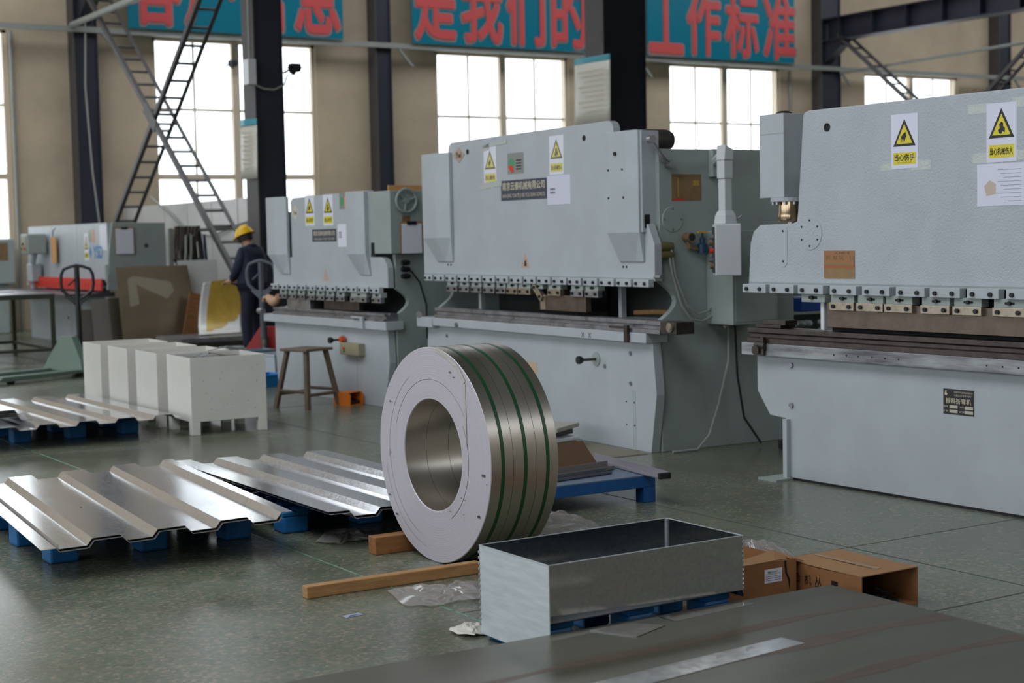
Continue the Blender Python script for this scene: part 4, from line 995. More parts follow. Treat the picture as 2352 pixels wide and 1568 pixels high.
o = MB().box(-.045, .045, -.16, .16, 0, .0015).build('offcut', galv_m); tag(o, 'small grey metal offcut lying on the front profiled sheet', 'metal offcut'); place(o, (2.35, 8.06, .1612), -.22); o.rotation_euler = (0, -.029, -.22)

def pallet(label, loc, rz, w, l, h=.15, nx=3, ny=3, fw=.14, fl=.14):
    t = thing('pallet', label, 'pallet', loc, rz, 'blue pallets on the floor')
    fh = h - .035
    proto = None
    for i in range(nx):
        for j in range(ny):
            x = i * (w - fw) / (nx - 1); y = j * (l - fl) / (ny - 1)
            MB().box(x, x + fw, y, y + fl, 0, fh).build('foot', blue_pal, t, .012)
    for i in range(nx):
        x = i * (w - fw) / (nx - 1); MB().box(x, x + fw, 0, l, fh, fh + .018).build('runner', blue_pal, t, .003)
    for j in range(7):
        y = j * (l - .1) / 6; MB().box(min(.12, w * .08), w, y, y + .1, fh + .018, h - .0035).build('deck_board', blue_pal, t, .003)
    return t
pallet('worn blue pallet under the nearest profiled sheets', (2.03, 7.33, 0), .03, 1.03, 1.2, .146)
pallet('blue pallet under the profiled sheets beside the steel coil', (3.22, 7.33, 0), 0.0, 1.0, 1.2, .125)
pallet('blue pallet under the profiled sheet in front of the cream bins', (3.09, 12.03, 0), -.01, .98, 1.1)

# ------------------------------------------------------------------ cream bins
def bin_proto():
    t = thing('bin', None, 'bin', (0, 0, 0))
    w, d, z0, z1, th = .62, .57, .105, .605, .006
    MB().box(0, w, 0, th, z0, z1).build('side_panel', cream_m, t, .002)
    MB().box(0, w, d - th, d, z0, z1).build('side_panel', cream_m, t, .002)
    MB().box(0, th, th, d - th, z0, z1).build('side_panel', cream_m, t, .002)
    MB().box(w - th, w, th, d - th, z0, z1).build('side_panel', cream_m, t, .002)
    MB().box(th, w - th, th, d - th, z0, z0 + .006).build('bin_floor', cream_m, t)
    for x in (0, w - .07):
        for y in (0, d - .07): MB().box(x, x + .07, y, y + .07, 0, z0).build('leg', cream_m, t, .003)
    return t
B0 = bin_proto()
scr = mat('dark_scratch', srgb(96, 92, 78), .6)
for k, (x, y, lb) in enumerate(((4.33, 11.545, 'cream metal bin nearest the viewer with scratched front'), (4.31, 12.245, 'cream metal bin second from the viewer in the row'),
                                (4.31, 12.975, 'cream metal bin third from the viewer in the row'), (4.31, 13.70, 'cream metal bin at the far end of the row'))):
    b = B0 if k == 0 else copy_tree(B0)
    b['label'] = lb; b['group'] = 'cream bins in a row'; place(b, (x, y, 0), -.035)
rr = random.Random(4)
for k in range(16):
    x = rr.uniform(.08, .58); z = rr.uniform(.14, .58); a = rr.uniform(-.02, .02); l = rr.uniform(.006, .02)
    MB().add([(x, -.0012, z), (x + .003, -.0012, z), (x + a + .002, -.0012, z + l), (x + a, -.0012, z + l)], [(0, 1, 2, 3)]).build('scratch', scr, B0)
for k, (x, y, rz, lb) in enumerate(((.30, .33, .4, 'bright bent metal offcut heaped in the nearest cream bin'), (.42, .25, -.5, 'dark bent metal offcut lying in the nearest cream bin'))):
    o = MB().add([(-.16, -.03, 0), (-.02, -.04, .03), (.14, -.02, .0), (.14, .04, .0), (-.02, .05, .035), (-.16, .03, 0)], [(0, 1, 4, 5), (1, 2, 3, 4)]).build('metal_offcut', galv_m if k == 0 else steel_dark)
    o.modifiers.new('thickness', 'SOLIDIFY').thickness = .003; tag(o, lb, 'metal offcut'); place(o, (4.33 + x, 11.545 + y, .585 + .045 * k), rz)
o = MB().box(-.26, .26, -.22, .22, .112, .575).build('scrap_heap', steel_dark); tag(o, 'dark heap of scrap filling the nearest cream bin', 'scrap metal', kind='stuff'); place(o, (4.65, 11.83, 0), -.035)

# ------------------------------------------------------------------ open galvanized box on its pallet, cartons, foreground plate
t = thing('metal_box', 'open-topped galvanized sheet metal box in the foreground', 'metal box', (2.96, 4.49, 0))
BW, BD, BT = .88, .465, .352
MB().box(0, .003, 0, BD, .02, BT).build('end_panel', zinc_lit, t)
MB().box(BW - .003, BW, 0, BD, .12, BT).build('end_panel', galv_box, t)
MB().box(.003, BW - .003, .003, BD - .003, .144, .147).build('box_floor', mat('dark_zinc_floor', srgb(96, 100, 104), .4, metal=.6), t)  # dark floor added to steer the tone reflected inside the box
for a in ((0, BW, -.002, .003), (0, BW, BD - .003, BD + .002), (-.002, .003, 0, BD), (BW - .003, BW + .002, 0, BD)):
    MB().box(*a, BT, BT + .002).build('rim', zinc_lit, t)  # edge highlight put into the pale colour of the rim
MB().box(BW - .009, BW - .003, BD - .009, BD - .003, .148, BT).build('corner_seam', zinc_lit, t)  # bright line down the inner corner, its highlight put into the colour
MB().prism([(.003, .172), (BW - .003, .145), (BW - .003, BT), (.003, BT)], 'y', 0, .003).build('front_panel', galv_box, t)
MB().box(.003, BW - .003, BD - .003, BD, .145, BT).build('back_panel', galv_box, t)
m = MB()
for k in range(12): m.cyl((BW + .001, -.001, .15 + k * .0175), (BW + .001, -.001, .158 + k * .0175), .004, 6)
m.build('weld_bead', strip_m, t)
m = MB()
for k in range(14): m.cyl((-.001, BD + .001, .05 + k * .021), (-.001, BD + .001, .058 + k * .021), .004, 6)
m.build('weld_bead', strip_m, t)
pallet('blue pallet under the open galvanized box', (2.98, 4.545, 0), 0, .84, .40, .142, 3, 2, .12, .12)

def open_carton(name, label, loc, rz, w, d, h, open_side=None, flaps=True):
    t = thing(name, label, 'carton', loc, rz); th = .005
    if open_side != 'front': MB().box(0, w, 0, th, 0, h).build('carton_wall', card_m, t)
    MB().box(0, w, d - th, d, 0, h).build('carton_wall', card_m, t)
    MB().box(0, th, th, d - th, 0, h).build('carton_wall', card_m, t)
    MB().box(w - th, w, th, d - th, 0, h).build('carton_wall', card_m, t)
    MB().box(th, w - th, th, d - th, 0, th).build('carton_floor', card_m, t)
    return t
t = open_carton('carton', 'open torn brown carton with a small white label, beside the galvanized box', (3.93, 4.70, 0), 0, .37, .56, .172)
panel(t, 'white_label', paper_m, (.247, 0, .118), .092, .055, SX, UP, .001)
panel(t, 'green_mark', green_dot, (.225, 0, .133), .016, .008, SX, UP, .0004, off=.001)
text(t, 'lettering', '成源电气', ink_m, (.255, 0, .133), .04, .008, SX, UP, .0014)
for z in (.124, .115, .107, .099): MB().box(.205, .285, -.0016, -.001, z, z + .0022).build('text_line', MATS['grey_print'], t)
MB().prism([(.305, .17), (.315, .17), (.32, .12), (.335, .09), (.332, .05), (.325, .09), (.31, .12)], 'y', -.001, 0).build('tear', hole_m, t)
fl_ = MB().add([(.02, 0, .172), (.25, 0, .174), (.34, .02, .168), (.33, .09, .195), (.2, .07, .184), (.02, .05, .176)], [(0, 1, 2, 3, 4, 5)]).build('torn_flap', card_top, t); fl_.modifiers.new('thickness', 'SOLIDIFY').thickness = .004
fl_ = MB().add([(.36, .02, .172), (.41, .0, .158), (.42, .12, .165), (.375, .2, .18)], [(0, 1, 2, 3)]).build('torn_flap', card_top, t); fl_.modifiers.new('thickness', 'SOLIDIFY').thickness = .004
t = thing('carton', 'brown carton lying on its side with the open end facing the viewer', 'carton', (4.335, 4.37, 0), 0)
w, d, h, th = .31, .44, .145, .005
MB().loft([[(0, 0, h), (w, 0, h), (w, 0, h + .004), (0, 0, h + .004)], [(0, d * .5, h - .003), (w, d * .5, h - .003), (w, d * .5, h + .001), (0, d * .5, h + .001)], [(0, d, h), (w, d, h), (w, d, h + .004), (0, d, h + .004)]]).build('carton_top', card_top, t)
MB().box(0, th, 0, d, .001, h).build('carton_wall', card_m, t)
MB().box(w - th, w, 0, d, .001, h).build('carton_wall', card_m, t)
MB().box(th, w - th, d - th, d, .001, h).build('carton_wall', card_m, t)
MB().box(th, w - th, 0, d - th, 0, th).build('carton_floor', card_m, t)
panel(t, 'packing_tape', mat('brown_tape', srgb(160, 122, 86), .15), (w / 2, d / 2 + .02, h + .0045), .03, d * .8, SX, Vector((0, 1, 0)), .0006)
for b, y, hh in (('合', .36, .04), ('机', .30, .04), ('丛', .24, .04)):
    text(t, 'lettering', b, ink_m, (0, y, .085), .04, hh, FX, UP, .001)
MB().box(-.0015, 0, .13, .165, .06, .105).build('print_block', ink_m, t)
o = MB()
for k in range(26):
    a = rr.uniform(0, PI); x = rr.uniform(-.09, .09); y = rr.uniform(-.05, .09); z = rr.uniform(.015, .05); l = rr.uniform(.01, .025)
    o.cyl((x - l * math.cos(a), y - l * math.sin(a), z), (x + l * math.cos(a), y + l * math.sin(a), z + rr.uniform(-.008, .02)), .0022, 5)
o.box(-.1, .1, -.05, .1, .006, .02)
o = o.build('metal_clippings', mat('blued_clippings', srgb(60, 74, 84), .3, metal=.8)); tag(o, 'heap of blue-grey metal clippings inside the tipped carton', 'metal clippings', kind='stuff'); place(o, (4.48, 4.46, 0))

t = thing('steel_plate', 'large oily brown steel plate filling the bottom of the picture', 'steel plate', (2.0, 4.47, .12), -.015)
MB().box(-.75, 2.235, -2.6, 0, -.006, 0).build('plate_sheet', plate_m, t)
rust = mat('rusty_streak', srgb(98, 82, 70), .42, metal=.4, var=.12, vscale=6)
for y0, dy, hw in ((-.42, .10, .035), (-.62, .02, .05), (-1.0, .06, .04)):
    m = MB(); vs = []; k = 24
    for i in range(k + 1):
        x = -.5 + 2.72 * i / k; yy = y0 + dy * i / k + .012 * math.sin(i * .7); q = hw * (.7 + .3 * math.sin(i * 1.1))
        vs += [(x, yy - q, .0003), (x, yy + q, .0003)]
    m.add(vs, [(2 * i, 2 * i + 2, 2 * i + 3, 2 * i + 1) for i in range(k)]).build('rust_streak', rust, t)
for k, (y, lb) in enumerate(((4.2, 'a'), (3.3, 'b'), (2.4, 'c'))):
    o = MB().box(-.6, 2.1, -.06, .06, 0, .113).build('support_timber', wood_m, bevel=.004)
    tag(o, 'timber under the far edge of the foreground steel plate|timber under the middle of the foreground steel plate|timber under the near part of the foreground steel plate'.split('|')[k], 'timber', 'timbers under the foreground plate'); place(o, (2.0, y, 0), 0)
def strip(label, corners, z=.1206):
    cx_ = sum(c[0] for c in corners) / 4; cy_ = sum(c[1] for c in corners) / 4
    o = MB().prism([(c[0] - cx_, c[1] - cy_) for c in corners], 'z', 0, .002).build('metal_strip', strip_m)
    o.location = (cx_, cy_, z); return tag(o, label, 'metal strip', 'metal strips on the foreground plate')
strip('short thin metal strip on the foreground plate, nearest the open box corner', [(3.082, 4.417), (3.158, 4.249), (3.329, 4.314), (3.244, 4.43)])
strip('medium dull metal strip on the foreground plate along the box front', [(3.39, 4.43), (3.398, 4.34), (3.791, 4.37), (3.777, 4.43)])
strip('long bright mirror-like metal strip lying on the foreground plate', [(2.62, 3.88), (3.541, 3.947), (3.553, 3.846), (2.62, 3.755)])

# ------------------------------------------------------------------ low blue table with offcuts behind the coil
t = thing('low_table', 'low blue steel table behind the steel coil', 'table', (4.42, 6.93, 0), -.01)
TW, TD = .87, 1.3
MB().box(0, TW, 0, .07, .085, .148).build('apron', blue_dark, t, .003)
MB().box(0, TW, TD - .07, TD, .085, .148).build('apron', blue_dark, t, .003)
MB().box(0, .07, .07, TD - .07, .085, .148).build('apron', blue_dark, t, .003)
MB().box(TW - .07, TW, .07, TD - .07, .085, .148).build('apron', blue_dark, t, .003)
for x in (0, TW - .08):
    for y in (0, TD - .08): MB().box(x, x + .08, y, y + .08, 0, .085).build('leg', blue_dark, t, .003)
MB().box(-.004, TW, .0, TD, .148, .154).build('table_top', mat('grey_blue_sheet', srgb(120, 136, 158), .4, metal=.4), t)
def channel(label, p0, p1, w, h, z, m, caps=False):
    p0 = Vector(p0); p1 = Vector(p1); d = p1 - p0; L = d.length; a = math.atan2(d.y, d.x)
    t = thing('metal_channel', label, 'metal channel', (p0.x, p0.y, z), a)
    MB().box(0, L, -w / 2, -w / 2 + .004, 0, h * .5).box(0, L, -w / 2, w / 2, 0, .004).box(0, L, w / 2 - .004, w / 2, 0, h).build('channel', m, t)
    if caps:
        MB().box(L, L + .025, -w / 2 - .002, w / 2 + .002, -.002, h * .9).build('end_cap', black_m, t, .004)
        MB().cyl((L - .1, 0, .0042), (L - .1, 0, .005), .011, 10).build('punched_hole', hole_m, t)
    return t
grey_lilac = mat('lilac_grey_coated_metal', srgb(152, 148, 156), .35, metal=.3)
channel('lilac-grey metal channel with a black end cap sticking out over the table corner', (5.33, 7.62), (5.22, 6.76), .07, .035, .157, grey_lilac, True)
channel('grey channel lying across the low blue table, upper one', (4.44, 7.12), (5.2, 7.22), .06, .045, .157, mat('warm_grey_metal', srgb(136, 130, 128), .4, metal=.3))
channel('grey channel lying along the front of the low blue table', (4.44, 7.03), (5.1, 7.10), .05, .028, .157, mat('cool_grey_metal', srgb(104, 106, 114), .4, metal=.3))
o = MB().prism([(0, 0), (.72, 0), (.66, .15), (0, .15)], 'y', 0, .012, Matrix.Rotation(-.45, 4, 'X')).build('board', card_dark); tag(o, 'dark brown board leaning on the low blue table', 'board'); place(o, (4.52, 7.42, .161), -.02)
for k, lb in enumerate(('thin grey rod sticking out left of the coil, upper one', 'thin grey rod sticking out left of the coil, lower one')):
    o = tag(MB().tube([(0, 0, 0), (.55, -.25 - .02 * k, 0)], .008, 6).build('rod', steel_rail, smooth=True), lb, 'rod'); place(o, (4.38 + .01 * k, 8.2 - .12 * k, .163 + .0 * k))
# pile of offcuts at the foot of the middle press
for k, (x, y, z, w, l, h, m, lb) in enumerate(((6.0, 9.25, .004, .36, .5, .05, steel_brown, 'brown steel offcut at the bottom of the small pile by the middle press'),
        (6.05, 9.2, .054, .3, .4, .025, white_m, 'white slab in the small pile by the middle press'), (6.1, 9.3, .079, .26, .36, .05, steel_dark, 'dark steel block in the small pile by the middle press'),
        (6.04, 9.25, .129, .38, .46, .03, mat('pale_worn_board', srgb(172, 166, 152), .6), 'pale worn board topping the small pile by the middle press'))):
    o = MB().box(-w / 2, w / 2, -l / 2, l / 2, 0, h).build('offcut', m, bevel=.004); tag(o, lb, 'offcut', 'offcuts piled by the middle press'); place(o, (x, y, z), .1 + .15 * k)
o = MB().box(-.17, .17, -.55, .55, 0, .004).build('dusty_sheet', mat('pale_dusty_sheet', srgb(126, 120, 104), .8)); tag(o, 'dusty pale sheet on the floor along the middle press', 'sheet'); place(o, (6.24, 9.0, 0), -.034)

# ------------------------------------------------------------------ wooden stool, foot switch, tubs
t = thing('stool', 'worn four-legged wooden stool in front of the small press', 'stool', (5.93, 12.88, 0), .35)
MB().box(-.17, .17, -.17, .17, .505, .53).build('seat', wood_grey, t, .006)
feet = {}
for sx in (-1, 1):
    for sy in (-1, 1):
        a = Vector((sx * .12, sy * .12, .505)); b = Vector((sx * .20, sy * .20, 0)); feet[(sx, sy)] = (a, b)
        MB().loft([[b + Vector((dx, dy, 0)) for dx, dy in ((-.02, -.02), (.02, -.02), (.02, .02), (-.02, .02))], [a + Vector((dx, dy, 0)) for dx, dy in ((-.02, -.02), (.02, -.02), (.02, .02), (-.02, .02))]]).build('leg', wood_grey, t, .003)
for (k1, k2, f) in (((-1, -1), (1, -1), .24), ((1, -1), (1, 1), .30), ((1, 1), (-1, 1), .24), ((-1, 1), (-1, -1), .30)):
    p = feet[k1][1].lerp(feet[k1][0], f); q = feet[k2][1].lerp(feet[k2][0], f)
    MB().tube([p, q], .016, 6).build('stretcher', wood_grey, t)
t = thing('foot_switch', 'orange foot switch on the floor under the small press', 'foot switch', (6.27, 12.74, 0), -1.2)
MB().prism([(-.1, 0), (.1, 0), (.1, .1), (.06, .12), (-.1, .12)], 'y', -.09, -.08).prism([(-.1, 0), (.1, 0), (.1, .1), (.06, .12), (-.1, .12)], 'y', .08, .09).box(-.1, .08, -.08, .08, .115, .12).box(-.1, .1, -.08, .08, 0, .01).box(-.1, -.09, -.08, .08, .01, .115).build('guard', orange_m, t)
MB().prism([(-.08, .02), (.08, .02), (.08, .04), (-.08, .07)], 'y', -.06, .06).build('pedal', black_m, t)
def tub(name, label, loc, rz, w, d, h, m, cat):
    t = thing(name, label, cat, loc, rz)
    MB().loft([[(-w * .44, -d * .44, 0), (w * .44, -d * .44, 0), (w * .44, d * .44, 0), (-w * .44, d * .44, 0)], [(-w / 2, -d / 2, h), (w / 2, -d / 2, h), (w / 2, d / 2, h), (-w / 2, d / 2, h)],
               [(-w * .47, -d * .47, h), (w * .47, -d * .47, h), (w * .47, d * .47, h), (-w * .47, d * .47, h)], [(-w * .42, -d * .42, .01), (w * .42, -d * .42, .01), (w * .42, d * .42, .01), (-w * .42, d * .42, .01)]]).build('tub_body', m, t)
    MB().box(-w / 2 - .008, w / 2 + .008, -d / 2 - .008, -d / 2, h - .02, h).box(-w / 2 - .008, w / 2 + .008, d / 2, d / 2 + .008, h - .02, h).box(-w / 2 - .008, -w / 2, -d / 2, d / 2, h - .02, h).box(w / 2, w / 2 + .008, -d / 2, d / 2, h - .02, h).build('rim', m, t, .002)
    return t
grey_tub = mat('slate_grey_plastic', srgb(116, 134, 150), .4); clear_tub = mat('pale_clear_plastic', srgb(190, 198, 204), .25)
tub('tub', 'bright blue plastic tub on the floor behind the stool', (6.44, 14.98, 0), .3, .3, .26, .13, blue_bin, 'tub')
tub('tub', 'pale translucent tub behind the bright blue one', (6.78, 15.45, 0), .2, .34, .36, .3, clear_tub, 'tub')
tub('tub', 'slate grey tub on the floor right of the nearest cream bin', (6.42, 15.75, 0), .1, .36, .3, .26, grey_tub, 'tub')
tub('tub', 'slate grey flat tub resting on the tub in front of the red truck', (6.90, 16.3, .2), .1, .3, .26, .09, grey_tub, 'tub')
tub('tub', 'slate grey tub carrying the flat one in front of the red truck', (6.90, 16.3, 0), .1, .34, .3, .2, grey_tub, 'tub')
tub('tub', 'small sky blue tub on the floor left of the red truck', (6.75, 17.4, 0), .1, .3, .26, .16, blue_bin, 'tub')

# ------------------------------------------------------------------ pallet trucks
def pallet_truck(label, loc, rz, body_m, handle_m, turn=0.0, group='hand pallet trucks'):
    """forks point to +x, handle stands at x = 0"""
    t = thing('pallet_truck', label, 'pallet truck', loc, rz, group)
    for s in (-1, 1):
        MB().prism([(.12, .05), (1.25, .03), (1.3, .05), (1.25, .085), (.12, .085)], 'y', s * .27 - .08 if s > 0 else -.35, .35 if s > 0 else -.19).build('fork', body_m, t, .005)
        MB().cyl((1.1, s * .27 - .04, .035), (1.1, s * .27 + .04, .035), .035, 14).build('fork_roller', black_m, t)
    MB().loft([[(.03, -.35, .06), (.2, -.35, .06), (.2, .35, .06), (.03, .35, .06)], [(.05, -.30, .18), (.17, -.30, .18), (.17, .30, .18), (.05, .30, .18)], [(.05, -.10, .45), (.13, -.10, .45), (.13, .10, .45), (.05, .10, .45)]]).build('mast_frame', body_m, t, .006)
    MB().lathe([(.001, .12), (.05, .12), (.05, .32), (.035, .34), (.035, .46), (.001, .46)], (-.05, 0, 0), 'z', 16).build('pump', steel_dark, t, smooth=True)
    for s in (-1, 1): MB().cyl((-.06, s * .05 - .03, .09), (-.06, s * .05 + .03, .09), .09, 20).build('steer_wheel', black_m, t)
    HR = Matrix.Translation((-.07, 0, 0)) @ Matrix.Rotation(turn, 4, 'Z') @ Matrix.Translation((.07, 0, 0))
    h = MB().tube([(-.07, 0, .30), (-.09, 0, .5), (-.10, 0, 1.24)], .032, 10, HR).build('handle_shaft', handle_m, t, smooth=True)
    loop = [(-.10, 0, .86), (-.10, -.09, .90), (-.10, -.17, .97), (-.10, -.185, 1.05), (-.10, -.18, 1.15), (-.10, -.15, 1.215), (-.10, -.07, 1.245), (-.10, 0, 1.26), (-.10, .07, 1.245), (-.10, .15, 1.215), (-.10, .18, 1.15), (-.10, .185, 1.05), (-.10, .17, .97), (-.10, .09, .90)]
    MB().tube(loop, .019, 8, HR, closed=True).build('handle_loop', handle_m, h, smooth=True)
    MB().tube([(-.12, .0, 1.12), (-.13, .06, 1.06), (-.13, .10, 1.03)], .010, 6, HR).build('release_lever', handle_m, h, smooth=True)
    MB().prism([(-.14, .90), (.14, .90), (.03, .80), (-.03, .80)], 'x', -.115, -.085, HR).build('handle_web', handle_m, h, .004)
    return t
black_h = mat('black_handle_enamel', srgb(24, 24, 28), .4); grey_h = mat('slate_handle_enamel', srgb(86, 90, 100), .4)
pallet_truck('green hand pallet truck with black handle at the left beside the frame table', (5.36, 17.95, 0), PI + .38, green_truck, black_h, -2.45)
pallet_truck('red hand pallet truck with grey handle in front of the worker', (7.64, 17.74, 0), .75, red_truck, grey_h)

# ------------------------------------------------------------------ frame table at the left
t = thing('frame_table', 'olive steel frame table with a sheet top at the left edge', 'table', (4.2, 20.14, 0), -.02)
TWX, TDY, TH = 1.56, 2.1, .88
MB().box(0, TWX, 0, TDY, TH - .006, TH).build('table_top', mat('pale_sheet_top', srgb(150, 150, 158), .3, metal=.7), t)
for a in ((0, TWX, 0, .05), (0, TWX, TDY - .05, TDY), (0, .05, .05, TDY - .05), (TWX - .05, TWX, .05, TDY - .05)):
    MB().box(*a, TH - .066, TH - .006).build('top_rail', frame_olive, t)
    MB().box(*a, .14, .18).build('lower_rail', frame_olive, t)
for x in (0, TWX / 2 - .025, TWX - .05):
    for y in (0, TDY - .05): MB().box(x, x + .05, y, y + .05, 0, TH - .066).build('leg', frame_olive, t)
o = tag(MB().box(-.15, .15, -.2, .2, 0, .012).build('metal_sheet', mat('lilac_sheet', srgb(180, 168, 186), .3, metal=.3)), 'small pale sheet lying on the olive frame table', 'sheet'); place(o, (5.35, 21.4, .88), .3)

# ------------------------------------------------------------------ shearing machine
t = thing('shearing_machine', 'grey shearing machine with a red finger guard at the far left', 'shearing machine', (7.1, 21.98, 0))
L = 4.15
MB().box(0, .12, .06, L, .98, 1.78).build('front_cover', paint, t, .006)
MB().box(.0, .06, .06, L, 1.78, 1.80).build('cover_lip', paint, t)
for y in (1.5, 2.8): MB().box(-.002, 0, y, y + .006, 1.0, 1.78).build('panel_seam', paint_dark, t)
sf = [(0, .0), (.84, 0), (.84, 1.79), (.06, 1.80), (.0, 1.4), (-.04, .84), (.25, .8), (.25, .76), (-.0, .72)]
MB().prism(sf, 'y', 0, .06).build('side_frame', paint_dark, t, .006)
MB().prism([(p[0], p[1]) for p in sf], 'y', L - .0, L + .06).build('side_frame', paint, t, .006)
g = MB().box(-.10, -.08, .1, L - .3, .83, 1.0).build('finger_guard', red_m, t, .004)
for k in range(26): MB().box(-.103, -.10, .14 + k * .142, .148 + k * .142, .84, .93).build('guard_slot', mat('dark_red_slot', srgb(140, 30, 24), .5), g)
MB().box(-.62, .1, .12, L - .1, .74, .80).build('work_table', mat('dark_worn_table', srgb(100, 96, 104), .35, metal=.6), t, .004)
MB().box(-.04, .04, .12, L - .1, .0, .74).build('lower_front', paint, t)
for y in (.9, 1.8, 2.7): MB().box(-.042, -.04, y, y + .01, .05, .7).build('panel_seam', paint_dark, t)
for y in (1.0, 1.95, 2.85): MB().cyl((-.05, y, .38), (-.04, y, .38), .02, 10).build('lock', bolt_m, t)
MB().box(.12, .84, .06, L, .9, 1.75).build('rear_housing', paint_dark, t)
MB().cyl((.55, -.004, 1.46), (.55, 0, 1.46), .03, 16).build('port', steel_dark, t)
p = MB().box(-.35, -.05, 2.95, 3.35, 1.36, 1.68).build('control_box', paint_dark, t, .02)
MB().box(-.36, -.35, 3.0, 3.3, 1.40, 1.64).build('control_panel', beige_box, p)
for k in range(3): MB().cyl((-.38, 3.08 + .08 * k, 1.45 + .07 * (k % 2)), (-.36, 3.08 + .08 * k, 1.45 + .07 * (k % 2)), .02, 10).build('push_button', (red_dot, bolt_m, brass_m)[k], p)
MB().tube([(-.1, 3.6, .8), (-.12, 3.55, 1.2), (-.12, 3.35, 1.42)], .05, 8).build('pendant_post', paint, p, smooth=True)
MB().box(-.2, -.05, 3.3, 3.6, .92, 1.2).build('valve_box', paint, t, .01)
MB().tube([(-.03, .02, .95), (-.03, .05, 1.2)], .03, 8).build('cylinder', paint_dark, t, smooth=True)
for yc in (2.78, 1.05):
    warning_sign(t, (0, yc, 1.46), .2, .40, '当心伤手')
s = panel(t, 'blue_logo', paint, (0, .58, 1.38), .62, .2, FX, UP, .001)
text(s, 'lettering', 'YSD', blue_logo, (0, .50, 1.38), .42, .17, off=.002, bold=.04)
MB().prism([(.86, 1.30), (.92, 1.38), (.86, 1.46), (.80, 1.38)], 'x', -.003, -.001).build('emblem', blue_logo, s)
s = panel(t, 'instruction_plate', MATS['silver_plate'], (0, .78, 1.62), .3, .18, FX, UP, .002)
panel(s, 'salmon_field', salmon_m, (0, .70, 1.62), .1, .17, FX, UP, .0005, off=.002)
panel(s, 'green_field', green_dot, (0, .85, 1.62), .06, .08, FX, UP, .0005, off=.002)
panel(t, 'paper_sheet', paper_m, (0, .24, 1.59), .34, .36, FX, UP, .002)
clipboard((7.32, 21.95, 1.54), Vector((1, 0, 0)), 'clipboard with white paper hanging on the side of the shearing machine', .26, .36)
o = thing('wooden_tag', 'narrow wooden board hanging on a hook on the shearing machine', 'wooden board', (7.05, 24.5, 1.42))
MB().box(-.02, 0, -.12, .12, -.2, .2).build('board', ply_m, o)
MB().tube([(-.02, 0, .2), (-.01, 0, .3), (.03, 0, .34)], .008, 6).build('hook', bolt_m, o)
# second machine beyond it
t = thing('grey_machine', 'grey machine standing behind the shearing machine at the left edge', 'machine', (6.1, 27.2, 0))
MB().box(-1.2, 1.05, 0, .7, .85, 1.62).build('upper_housing', paint_dark, t, .02)
MB().box(-1.1, -.2, .1, .7, 0, .85).build('lower_housing', paint_dark, t, .02)
MB().box(.45, .95, .1, .7, 0, .85).build('lower_housing', paint_dark, t, .02)
MB().box(-.55, -.5, -.01, 0, .9, 1.55).build('door_edge', paint, t)
panel(t, 'brown_plate', brass_m, (.85, 0, 1.4), .16, .3, SX, UP, .004)

# ------------------------------------------------------------------ leaning sheets and plates at the shear's side
def leaning(label, x0, x1, ybase, lean, h, m, th=.006, z0=0.0, cut=0.0):
    w = x1 - x0
    o = MB().prism([(0, 0), (w, 0), (w - cut, h), (0, h)], 'y', 0, th).build('leaning_sheet', m)
    o.location = (x0, ybase, z0); o.rotation_euler = (-lean, 0, 0)
    return tag(o, label, 'metal sheet', 'sheets leaning on the shearing machine')
leaning('large tarnished metal sheet leaning beside the shearing machine', 7.02, 8.14, 21.22, .22, 1.2, brown_sheet, cut=.07)
leaning('brown metal sheet leaning behind the large tarnished one', 6.93, 7.9, 21.40, .22, .76, mat('dark_brown_sheet', srgb(112, 104, 92), .4, metal=.8), cut=.0)
leaning('narrow grey plate leaning left of the large tarnished sheet', 6.70, 7.12, 21.5, .2, .74, mat('warm_grey_plate', srgb(138, 132, 126), .5, metal=.3))
leaning('short brown plate leaning at the left end of the leaning sheets', 6.52, 6.72, 21.55, .2, .6, mat('drab_plate', srgb(112, 104, 98), .5, metal=.3))
o = tag(MB().add([(0, 0, 0), (.09, 0, .05), (.62, 0, -.05), (.66, 0, -.18), (.55, 0, -.30), (.12, 0, -.08), (.14, 0, -.36), (0, 0, -.4)], [(0, 1, 5, 6, 7), (1, 2, 3, 4, 5)]).build('glue_stain', mat('dried_pale_stain', srgb(160, 150, 130), .6)), None, None)
o.parent = bpy.data.objects['leaning_sheet']; o.location = (.15, -.0015, 1.02)

# ------------------------------------------------------------------ white partition, hanging cables, bench of plates, bent sheet
for k in range(6):
    y = 21.7 + k * 1.08
    t = thing('partition_panel', ['white partition panel nearest the free-standing column', 'white partition panel second from the free-standing column', 'white partition panel third from the free-standing column', 'white partition panel fourth from the free-standing column', 'white partition panel behind the shearing machine', 'white partition panel nearest the end wall'][k], 'partition panel', (9.4, y, 0), 0, 'white partition panels')
    MB().box(0, .03, 0, 1.07, .02, 2.15).build('panel', panel_w, t, .004)
    MB().box(-.01, .04, 1.065, 1.08, 0, 2.15).build('post', panel_w, t)
t = thing('hose_bundle', 'thick bundle of brown hoses and cables hung up beside the shearing machine', 'hose bundle', (8.34, 21.84, 0))
MB().tube([(-.36, .05, 1.66), (1.1, .05, 1.70)], .025, 8).build('hanging_rail', rail_m, t, smooth=True)
MB().box(-.38, -.32, .03, .08, 0, 1.7).build('rail_post', rail_m, t); MB().box(1.04, 1.1, .03, .08, 0, 1.72).build('rail_post', rail_m, t)
rq = random.Random(11)
